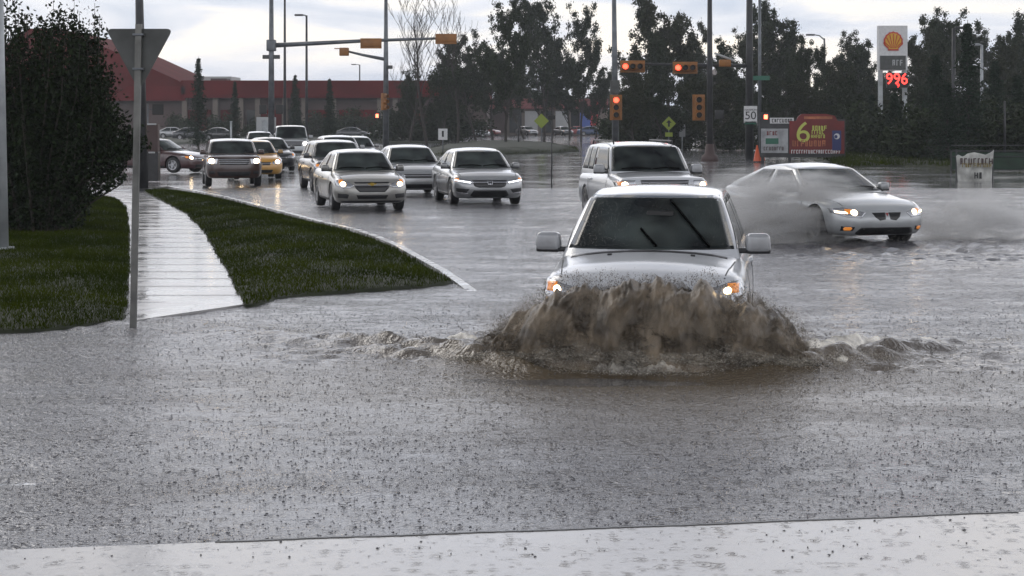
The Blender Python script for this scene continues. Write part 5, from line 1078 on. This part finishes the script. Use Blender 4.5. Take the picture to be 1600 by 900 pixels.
# banner, fence, canopy at right
d = 61.; e_ = far_root(empty('banner', (PX(1523, d), d, 0), 0, 'white cloth banner with dark hand drawn lettering strung on two stakes', 'banner'), d); XB = lambda px: PX(px, d)-PX(1523, d); ZB = lambda py: ZY(py, d)
xs = np.linspace(XB(1494), XB(1552), 25); zs = np.linspace(0, 1, 14); V = []
for x in xs:
    u = (x-xs[0])/(xs[-1]-xs[0]); zt_ = np.interp(u, [0, .06, .18, .3, .5, .8, .93, 1], [ZB(244), ZB(241), ZB(245), ZB(240), ZB(238), ZB(242), ZB(238), ZB(234)]); zb0 = ZB(286)
    for z in zs: V.append((x*(1-.12*(1-z)), .05*math.sin(u*17)+.03*math.sin(z*6+u*5), zb0+(zt_-zb0)*z))
i = (np.arange(24)[:, None]*14+np.arange(13)[None]).ravel(); cl = link('cloth', npmesh('cloth', V, np.stack([i, i+14, i+15, i+1], 1)), mat('banner_cloth', (.50, .50, .47), .8, var=.25, vscale=4), e_, True); cl.modifiers.new('s', 'SOLIDIFY').thickness = .008
glyphs(cl, M['greywall'], XB(1499), XB(1547), ZB(252), .20, -.12, 21); glyphs(cl, mat('ochre_paint', (.25, .20, .08), .6), XB(1502), XB(1546), ZB(258), .13, -.12, 22); glyphs(cl, M['ink'], XB(1521), XB(1535), ZB(274), .20, -.12, 23)
for px in (1495, 1552): MB().tube([(XB(px), .06, -.1), (XB(px), .06, ZB(233))], .025, 6).build('stake', M['darkpole'], e_)
d = 70.; e_ = far_root(empty('fence', (PX(1600, d), d, 0), 0, 'dark green mesh fence behind the white banner at right', 'fence'), d); x0, x1 = PX(1486, d)-PX(1600, d), 9.
for z in (.06, .55, .95, 1.38*ZY(236, d)/1.0*0+ZY(236, d)): MB().tube([(x0, 0, z), (x1, 0, z)], .02, 5).build('rail', M['darkpole'], e_)
for k in range(9): MB().tube([(x0+k*(x1-x0)/8, 0, -.1), (x0+k*(x1-x0)/8, 0, ZY(235, d))], .03, 6).build('post', M['darkpole'], e_)
MB().box(((x0+x1)/2, .04, ZY(236, d)/2), (x1-x0, .012, ZY(236, d)-.1)).build('screen', mat('fence_screen', (.012, .035, .018), .7, var=.4, vscale=2), e_)
d = 98.; e_ = far_root(empty('canopy', (PX(1598, d), d, 0), 0, 'curved pale tube canopy frame at the right edge', 'canopy'), d); pts = [(PX(a, d)-PX(1598, d), 0, ZY(b_, d)) for a, b_ in ((1573, 212), (1573, 196), (1577, 187), (1586, 180), (1597, 177), (1612, 178), (1625, 188), (1628, 212))]
MB().tube(pts, .08, 8).build('arch', M['palewall'], e_, True); MB().tube([(x, y+3, z) for x, y, z in pts], .08, 8).build('arch', M['palewall'], e_, True)
mb = MB(); V = [(x*.97, y+.1, z-.05) for x, y, z in pts]; 
for a, c in zip(V[:-1], V[1:]): mb.prism([a, c, (c[0], c[1]+2.8, c[2]), (a[0], a[1]+2.8, a[2])], (0, 0, -.03))
mb.build('cover', M['darkglass'], e_)
# parked cars far away: one low polygon prototype per look is enough at this size
GK = 'parked cars in the far lots'
base = car_at('sedan', 580, 0, 80, d=248., pm=M['darkgrey'], name='parked_car', label='dark parked car below the red pedestrian signal', cat='car', group=GK, style='plain', lamps=(0, 0))
mats = [M['darkgrey'], M['black'], M['silver'], M['red'], M['blue'], M['white']]
for i, (px, d, m_, rz, lb) in enumerate([(612, 165, 1, 95, 'black parked car left of the forked bare tree'), (645, 168, 0, 85, 'grey parked car behind the forked bare tree'), (345, 150, 1, 90, 'black parked car above the bronze SUV'), (300, 152, 0, 88, 'grey parked car above the maroon sedan'), (272, 160, 2, 92, 'silver parked car left of the tallest young spruce'),
        (740, 170, 2, 84, 'silver parked car left of the bare dark trunk'), (823, 205, 2, 30, 'pale parked car in the far lot under the yellow green sign'), (880, 205, 1, 20, 'black parked car at the far shop fronts'), (925, 200, 4, 90, 'blue parked car below the small red shop sign'), (905, 214, 3, 90, 'red parked car before the shop fronts'), (760, 214, 3, 60, 'red parked car beyond the bare dark trunk'), (990, 150, 0, 85, 'grey parked car right of the red signal pole'), (1140, 165, 5, 90, 'white parked car before the grey house front')]):
    d = min(DD(d), 250 if px < 735 else 296-(i % 3)*4); c = copy_tree(base); c.location = (PX(px, d), d, 0); c.rotation_euler.z = R(rz); c['label'] = lb
    for ch in c.children:
        if ch.name.split('.')[0] in ('body', 'roof', 'mirror', 'door_handle'): ch.material_slots[0].link = 'OBJECT'; ch.material_slots[0].material = mats[m_]
# ------------------------------------------------------------------ thrown water
def brown_water(name, c, lo, hi, alpha_scale=(22, 22, 5), a0=.42, a1=.60, rough=.35, bd=.03):
    """torn sheets of muddy water: see-through where the noise thins it"""
    m = mat(name, c, rough, spec=.5); t = m.node_tree; b = t.nodes['Principled BSDF']; g = N(t, 'ShaderNodeTexCoord'); mp = N(t, 'ShaderNodeMapping'); mp.inputs['Scale'].default_value = alpha_scale
    t.links.new(g.outputs['Object'], mp.inputs[0]); n = N(t, 'ShaderNodeTexNoise'); n.inputs['Scale'].default_value = 1; n.inputs['Detail'].default_value = 6; n.inputs['Roughness'].default_value = .62; n.inputs['Distortion'].default_value = .6; t.links.new(mp.outputs[0], n.inputs[0])
    q = N(t, 'ShaderNodeMapRange'); q.inputs[1].default_value = a0; q.inputs[2].default_value = a1; q.inputs[3].default_value = lo; q.inputs[4].default_value = hi; t.links.new(n.outputs['Fac'], q.inputs[0])
    at = N(t, 'ShaderNodeAttribute', attribute_name='thin'); mu = N(t, 'ShaderNodeMath', operation='MULTIPLY'); t.links.new(q.outputs[0], mu.inputs[0]); t.links.new(at.outputs['Fac'], mu.inputs[1]); t.links.new(mu.outputs[0], b.inputs['Alpha'])
    bp = N(t, 'ShaderNodeBump'); bp.inputs['Strength'].default_value = .9; bp.inputs['Distance'].default_value = bd; t.links.new(n.outputs['Fac'], bp.inputs['Height']); t.links.new(bp.outputs[0], b.inputs['Normal'])
    n2 = N(t, 'ShaderNodeTexNoise'); n2.inputs['Scale'].default_value = 5; n2.inputs['Detail'].default_value = 5; t.links.new(g.outputs['Object'], n2.inputs[0]); r = N(t, 'ShaderNodeValToRGB')
    r.color_ramp.elements[0].position = .35; r.color_ramp.elements[0].color = (*[x*.35 for x in c], 1); r.color_ramp.elements[1].position = .7; r.color_ramp.elements[1].color = (*[x*1.7 for x in c], 1)
    t.links.new(n2.outputs['Fac'], r.inputs[0]); t.links.new(r.outputs[0], b.inputs['Base Color'])
    return m
M['mud'] = brown_water('muddy_water_sheet', (.155, .122, .086), 0, 1)
M['froth'] = brown_water('muddy_froth', (.46, .42, .35), 0, .9, (18, 18, 14), .40, .62, .5)
def dropmat(name, c): m = mat(name, c, .25); t = m.node_tree; b = t.nodes['Principled BSDF']; b.inputs['Transmission Weight'].default_value = .25; b.inputs['IOR'].default_value = 1.33; return m
M['muddrop'] = leaf('muddy_drop', (.15, .122, .09), .6); M['cleardrop'] = leaf('pale_drop', (.72, .69, .62), .3)
M['foamdrop'] = leaf('foam_drop', (.74, .70, .62), .15); M['foamdrop'].node_tree.nodes['Principled BSDF'].inputs['Alpha'].default_value = .45
M['muddrop'].node_tree.nodes['Principled BSDF'].inputs['Alpha'].default_value = .45; M['cleardrop'].node_tree.nodes['Principled BSDF'].inputs['Alpha'].default_value = .5
SP = empty('bow_wave', (CARX+.06, CARY, 0), HEAD, 'brown curtain of muddy water thrown up by the nose of the white SUV', 'splash')
def noise1(x, seed, f): r = np.random.default_rng(seed); return sum(np.sin(x*f*k+r.uniform(0, 6.28))*r.uniform(.4, 1)/k**.7 for k in (1, 1.7, 2.9, 4.3, 6.7, 11.3))/2.2
HPRO_X = [-1.50, -1.36, -1.20, -1.0, -.78, -.5, -.1, .3, .68, .98, 1.14, 1.30, 1.45]
HPRO_Z = [.04, .20, .40, .55, .66, .72, .76, .72, .66, .56, .42, .22, .04]
def curtain(name, seed, off, hs, m, spread=.35, foot=.0, n=420, rows=46, thin_top=.3, amp=.05, wsc=1.0, par=None):
    xs = np.linspace(-1.62, 1.55, n); V = []; TH = []
    for x in xs:
        h_ = np.interp(x/wsc, HPRO_X, HPRO_Z)*hs*(1+.10*noise1(x, seed, 3.1)+.10*noise1(x, seed+9, 14)+.05*noise1(x, seed+5, 47))
        y0_ = .28-off+.30*(abs(x)/1.5)**2.5
        for k in range(rows):
            t_ = k/(rows-1); z = foot+h_*t_
            y = y0_-spread*(math.sin(t_*2.3)*.9)*(1+.3*noise1(x, seed+2, 5))+amp*noise1(x+t_*1.1, seed+3, 19)+amp*.7*noise1(x*.6+t_*2.3, seed+4, 31)
            V.append((x+.09*noise1(x+t_, seed+7, 4)*t_*2+x*.08*t_, y, z+.03*noise1(x*2+t_*3, seed+8, 9)*t_)); TH.append(min(1, (1-t_)/thin_top)*min(1, (1.62-abs(x))/.12))
    i = (np.arange(n-1)[:, None]*rows+np.arange(rows-1)[None]).ravel(); me = npmesh(name, V, np.stack([i, i+rows, i+rows+1, i+1], 1))
    a = me.attributes.new('thin', 'FLOAT', 'POINT'); a.data.foreach_set('value', np.array(TH, dtype=np.float32)**.5*1.0)
    return link(name, me, m, par or SP, True)
for k, (off, hs, sp) in enumerate([(.02, 1.0, .10), (.16, .98, .18), (.28, .86, .24), (.38, .70, .30), (.48, .52, .30)]): curtain('water_sheet', 11+k*7, off, hs, M['mud'], sp, amp=.075)
def mound():
    xs = np.linspace(-1.62, 1.55, 330); ts = np.linspace(0, 1, 60); X_, T_ = np.meshgrid(xs, ts, indexing='ij'); h_ = np.interp(X_, HPRO_X, HPRO_Z)*.97*(1+.14*noise1(X_, 3, 5)+.08*noise1(X_, 4, 17))
    r = np.random.default_rng(12); Nn = sum(np.sin(X_*f*math.cos(a)*1.6+T_*f*1.1*math.sin(a)+p_)*(7./f) for f, a, p_ in [(f, r.uniform(-1.0, 1.0), r.uniform(0, 6)) for f in (7, 8, 11, 13, 17, 21, 28, 36, 44, 58, 75)])
    Nn /= Nn.std(); fade = np.clip((1.62-np.abs(X_))/.25, 0, 1); Y_ = .02+.33*(np.abs(X_)/1.5)**2.5-.52*np.cos(T_*1.5)**.8*fade-.055*Nn*np.sin(T_*3.0)**.5*fade; Z_ = h_*np.sin(T_*math.pi/2)**.85+.03*Nn*T_
    V = np.stack([X_.ravel(), Y_.ravel(), Z_.ravel()], 1); i = (np.arange(329)[:, None]*60+np.arange(59)[None]).ravel()
    m = brown_water('muddy_water_core', (.150, .118, .082), 1, 1, (17, 17, 9)); return link('water_core', npmesh('water_core', V, np.stack([i, i+60, i+61, i+1], 1)), m, SP, True)
def apron():
    xs = np.linspace(-2.3, 3.0, 420); ts = np.linspace(0, 1, 70); X_, T_ = np.meshgrid(xs, ts, indexing='ij'); r = np.random.default_rng(15)
    Nn = sum(np.sin(X_*f*math.cos(a)*1.5+T_*f*.6*math.sin(a)+p_)*(9./f) for f, a, p_ in [(f, r.uniform(-.9, .9), r.uniform(0, 6)) for f in (6, 9, 12, 15, 19, 24, 30, 38, 47, 60, 80, 100)]); Nn /= Nn.std()
    u = np.clip(1-(np.abs(X_)/np.where(X_ < 0, 2.4, 3.1))**2.2, 0, 1); dep = .58+.20*noise1(X_, 8, 4)+.09*noise1(X_, 28, 15)+.04*noise1(X_, 29, 44); Y_ = .10-T_*1.15*dep*u**.5+.42*(np.abs(X_)/1.6)**2.3; Z_ = (.31*(1-T_)**.9+.05*np.sin(T_*9+noise1(X_, 9, 3)*2)*(1-T_))*u+.028*Nn*u**.5*(1-T_)**.4-.012
    V = np.stack([X_.ravel(), Y_.ravel(), Z_.ravel()], 1); i = (np.arange(419)[:, None]*70+np.arange(69)[None]).ravel(); me = npmesh('froth', V, np.stack([i, i+70, i+71, i+1], 1))
    a = me.attributes.new('thin', 'FLOAT', 'POINT'); th = np.clip((1-T_)*3.0, 0, 1)*np.clip(u*4, 0, 1); a.data.foreach_set('value', th.ravel().astype(np.float32)); m = brown_water('froth_skin', (.80, .76, .68), .45, 1.2, (12, 12, 12), .36, .58, .6, .010); return link('froth', me, m, SP, True)
apron()
mc = mound(); a_ = mc.data.attributes.new('thin', 'FLOAT', 'POINT'); a_.data.foreach_set('value', np.ones(len(mc.data.vertices), dtype=np.float32))
for k, (off, hs, sp) in enumerate([(.55, .36, .25), (.64, .26, .22)]): curtain('froth_apron', 71+k*5, off, hs, M['froth'], sp, wsc=1.12, amp=.06, thin_top=.8)
def blobs(C, Rr, st, nr):
    """irregular drops: stretched octahedra, vectorised"""
    n = len(C); base = np.array([(1, 0, 0), (-1, 0, 0), (0, 1, 0), (0, -1, 0), (0, 0, 1), (0, 0, -1)], float); V = base[None]*np.asarray(Rr)[:, None, None]*nr.uniform(.7, 1.3, (n, 6, 1)); u = st/np.linalg.norm(st, axis=1)[:, None]
    pr = (V*u[:, None]).sum(2, keepdims=True); V = V+u[:, None]*pr*(np.linalg.norm(st, axis=1)[:, None, None]-1)+C[:, None]
    f = np.array([(0, 2, 4), (2, 1, 4), (1, 3, 4), (3, 0, 4), (2, 0, 5), (1, 2, 5), (3, 1, 5), (0, 3, 5)]); return V.reshape(-1, 3), (f[None]+np.arange(n)[:, None, None]*6).reshape(-1, 3)
def spray(name, n, m, seed, r0, r1, fn, par=SP, stretch=2.0, kind=None):
    nr = np.random.default_rng(seed); C, D = fn(n, nr); Rr = r0*(r1/r0)**(nr.random(len(C))**2.2); D = D/np.linalg.norm(D, axis=1)[:, None]*stretch*nr.uniform(.7, 1.8, (len(C), 1)); V, f = blobs(C, Rr, D, nr)
    o = link(name, npmesh(name, V, f), m, par, True); 
    if kind: o['kind'] = kind
    return o
def f_curt(n, nr):
    x = nr.uniform(-1.6, 1.52, n); h_ = np.interp(x, HPRO_X, HPRO_Z); lump = 1+.16*noise1(x, 5, 6)+.08*noise1(x, 6, 21); t_ = nr.random(n)**.75*1.08; z = h_*lump*t_+nr.normal(0, .02, n)
    y = .22-nr.uniform(0, .62, n)*np.sin(np.clip(t_, 0, 1)*2.4+.35)-.03+.30*(np.abs(x)/1.5)**2.5; x = x+x*.10*t_+nr.normal(0, .02, n)
    return np.stack([x, y, np.abs(z)], 1), np.stack([nr.normal(0, .25, n)+x*.25, -nr.uniform(0, .6, n), np.ones(n)*nr.choice([1, -1], n)], 1)
spray('droplets', 26000, M['muddrop'], 1, .0015, .0050, f_curt, stretch=1.8, kind='stuff')
spray('pale_droplets', 9000, M['foamdrop'], 2, .0012, .0036, f_curt, stretch=1.6, kind='stuff')
def f_foot(n, nr):
    x = nr.uniform(-2.3, 2.4, n); h_ = .20*np.clip(1-(np.abs(x)/2.45)**3, 0, 1)*(1+.4*noise1(x, 15, 5)); z = h_*nr.random(n)**1.6; y = .0-nr.uniform(.1, .78, n)*(1-.3*(np.abs(x)/2)**2)+.35*(np.abs(x)/1.6)**2.6
    return np.stack([x, y, z], 1), np.stack([nr.normal(0, .8, n), -nr.uniform(.2, 1, n), nr.uniform(0, .7, n)], 1)
spray('froth_drops', 48000, M['foamdrop'], 3, .0010, .0038, f_foot, stretch=1.5, kind='stuff')
spray('muddy_drops', 1500, M['muddrop'], 4, .002, .006, f_foot, stretch=1.8, kind='stuff')
# wake crests to both sides: broken froth on the ridges
def f_arm(sg):
    def fn(n, nr):
        al = 1.3+nr.exponential(1.7, n); al = al[al < (6.2 if sg > 0 else 4.6)]; k = len(al); line = .55-(1.05 if sg > 0 else .82)*(al-.9)+nr.normal(0, .13, k); x = sg*al; y = -line
        z = (.085+.04*noise1(al, 31+sg, 4))*np.exp(-(al-1.2)/4)*nr.random(k)*1.5*np.exp(-((y+line)/.2)**2)
        return np.stack([x, y, z], 1), np.stack([nr.normal(0, 1, k), nr.normal(0, .5, k), nr.uniform(0, .5, k)], 1)
    return fn
spray('crest_drops', 7000, M['foamdrop'], 5, .0012, .005, f_arm(-1), stretch=1.8, kind='stuff'); spray('crest_drops', 7000, M['foamdrop'], 6, .0012, .005, f_arm(1), stretch=1.8, kind='stuff')
# soft spray volumes
def volume(name, col, dens, nscale, lo, hi, seed_off, zfall, streak=False):
    m = bpy.data.materials.new(name); m.use_nodes = True; t = m.node_tree; t.nodes.clear(); o = N(t, 'ShaderNodeOutputMaterial'); v = N(t, 'ShaderNodeVolumePrincipled'); v.inputs['Color'].default_value = (*col, 1); v.inputs['Anisotropy'].default_value = .2
    g = N(t, 'ShaderNodeTexCoord'); mp = N(t, 'ShaderNodeMapping'); mp.inputs['Location'].default_value = (seed_off, 0, 0); t.links.new(g.outputs['Object'], mp.inputs[0])
    if streak: mp.inputs['Rotation'].default_value = (0, R(streak), 0); mp.inputs['Scale'].default_value = (.55, 1, 2.4)
    n = N(t, 'ShaderNodeTexNoise'); n.inputs['Scale'].default_value = nscale; n.inputs['Detail'].default_value = 4; n.inputs['Roughness'].default_value = .55; t.links.new(mp.outputs[0], n.inputs[0])
    q = N(t, 'ShaderNodeMapRange'); q.inputs[1].default_value = lo; q.inputs[2].default_value = hi; q.inputs[3].default_value = 0; q.inputs[4].default_value = dens; t.links.new(n.outputs['Fac'], q.inputs[0])
    # fades out toward the rim of the unit ball
    ln = N(t, 'ShaderNodeVectorMath', operation='LENGTH'); sc = N(t, 'ShaderNodeVectorMath', operation='MULTIPLY'); sc.inputs[1].default_value = zfall; t.links.new(g.outputs['Object'], sc.inputs[0]); t.links.new(sc.outputs[0], ln.inputs[0])
    f = N(t, 'ShaderNodeMapRange', interpolation_type='SMOOTHSTEP'); f.inputs[1].default_value = 1.0; f.inputs[2].default_value = .35; f.inputs[3].default_value = 0; f.inputs[4].default_value = 1; t.links.new(ln.outputs['Value'], f.inputs[0])
    mu = N(t, 'ShaderNodeMath', operation='MULTIPLY'); t.links.new(q.outputs[0], mu.inputs[0]); t.links.new(f.outputs[0], mu.inputs[1]); t.links.new(mu.outputs[0], v.inputs['Density']); t.links.new(v.outputs[0], o.inputs['Volume']); return m
def puff(name, loc, rad, col, dens, nscale, lo, hi, rz=0, par=None, streak=False):
    bm = bmesh.new(); bmesh.ops.create_icosphere(bm, subdivisions=3, radius=1)
    for v in bm.verts: v.co = Vector((v.co.x*rad[0], v.co.y*rad[1], v.co.z*rad[2]))
    me = bpy.data.meshes.new(name); bm.to_mesh(me); bm.free()
    o = link(name, me, volume(name, col, dens, nscale, lo, hi, loc[0]*3, (1/rad[0], 1/rad[1], 1/rad[2]), streak), par, True, loc); o.rotation_euler = (0, 0, rz); return o
gx = PX(1392, 32.2)
SY = empty('spray_cloud', (PX(1300, 34.2), 34.2, 0), R(18), 'grey cloud of fine spray beside the sporty silver car', 'spray')
def loc_in(px, d, z):
    d += 2.2; v = Vector((PX(px, d), d, z))-SY.location; v.rotate(Matrix.Rotation(-R(18), 3, 'Z')); return tuple(v)
puff('left_mist', loc_in(1250, 32.0, .35), (1.75, .85, 1.15), (.84, .84, .84), 8, 2.0, .42, .60, par=SY, streak=-32)
puff('left_mist', loc_in(1175, 34.0, .35), (1.5, 1.0, 1.05), (.84, .84, .84), 5.5, 1.9, .42, .60, par=SY, streak=-32)
puff('right_mist', loc_in(1515, 33.0, .15), (1.8, .9, .85), (.84, .84, .84), 4.2, 2.0, .43, .60, par=SY, streak=28)
def f_side(sg, cx, cw, hmax):
    def fn(n, nr):
        x = nr.normal(cx, cw, n); t_ = nr.random(n)**1.5; z = hmax*t_*np.exp(-((x-cx)/cw)**2*.5)*(1+.3*noise1(x, 41, 3)); y = nr.normal(-.2, .4, n)
        return np.stack([x, y, np.abs(z)], 1), np.stack([sg*nr.uniform(.2, 1, n), nr.normal(0, .3, n), nr.uniform(-.2, 1, n)], 1)
    return fn
c0_ = loc_in(1255, 31.5, 0)[0]; spray('fine_drops', 9000, M['foamdrop'], 8, .0015, .0050, f_side(-1, c0_, .75, 1.25), par=SY, stretch=1.8, kind='stuff')
c1_ = loc_in(1495, 32.5, 0)[0]; spray('fine_drops', 6000, M['foamdrop'], 9, .0015, .0050, f_side(1, c1_, .7, .75), par=SY, stretch=1.8, kind='stuff')
puff('bow_mist', (0.0, -.22, .30), (1.85, .60, .46), (.50, .44, .36), 3.0, 5.0, .40, .62, par=SP)

# ------------------------------------------------------------------ rain-filled air
bm = bmesh.new(); bmesh.ops.create_cube(bm, size=1)
for v in bm.verts: v.co = Vector((v.co.x*700, v.co.y*440+190, (v.co.z+.5)*36-1.2))
me = bpy.data.meshes.new('haze'); bm.to_mesh(me); bm.free()
hm = bpy.data.materials.new('haze'); hm.use_nodes = True; t = hm.node_tree; t.nodes.clear(); o_ = N(t, 'ShaderNodeOutputMaterial'); v_ = N(t, 'ShaderNodeVolumePrincipled'); v_.inputs['Color'].default_value = (.82, .86, .9, 1); v_.inputs['Density'].default_value = .00032; v_.inputs['Anisotropy'].default_value = .3; t.links.new(v_.outputs[0], o_.inputs['Volume'])
hz_ = link('haze', me, hm); tag(hz_, 'thin grey rain haze between the camera and the far trees', 'haze', kind='stuff')

# ------------------------------------------------------------------ splash crowns of the heavy rain, on water and pavement
def crowns():
    nr = np.random.default_rng(77); A = []
    for (x0, x1, y0, y1, n) in ((-5, 5.5, 9.3, 13, 9000), (-6, 8, 13, 22, 16000), (-9, 12, 22, 36, 9000), (-3.5, 4, 8.8, 10, 60)):
        A.append(np.stack([nr.uniform(x0, x1, n), nr.uniform(y0, y1, n)], 1))
    A = np.concatenate(A); k = ~(inside(A[:, 0], A[:, 1], isl) | inside(A[:, 0], A[:, 1], lft)); A = A[k]
    on = inside(A[:, 0], A[:, 1], near); k = ~on | (nr.random(len(A)) < .12); A, on = A[k], on[k]; pth = inside(A[:, 0], A[:, 1], path); k = ~pth | (nr.random(len(A)) < .06); A, on, pth = A[k], on[k], pth[k]
    z = np.where(on, .03, np.where(pth, .03, height(A[:, 0], A[:, 1]))); r_ = .0018*(3.0)**nr.random(len(A))**1.7; u = np.stack([nr.uniform(1.2, 2.6, len(A)), nr.normal(0, .3, len(A)), nr.normal(0, .15, len(A))], 1)
    V, f = blobs(np.stack([A[:, 0], A[:, 1], z+.001], 1), r_, u, nr)
    m = mat('rain_splash', (.14, .138, .146), .3); m.node_tree.nodes['Principled BSDF'].inputs['IOR'].default_value = 1.33
    tag(link('rain_splashes', npmesh('rain_splashes', V, f), m, None, True), 'little splash crowns where heavy rain hits the flood water', 'rain splash', kind='stuff')
crowns()
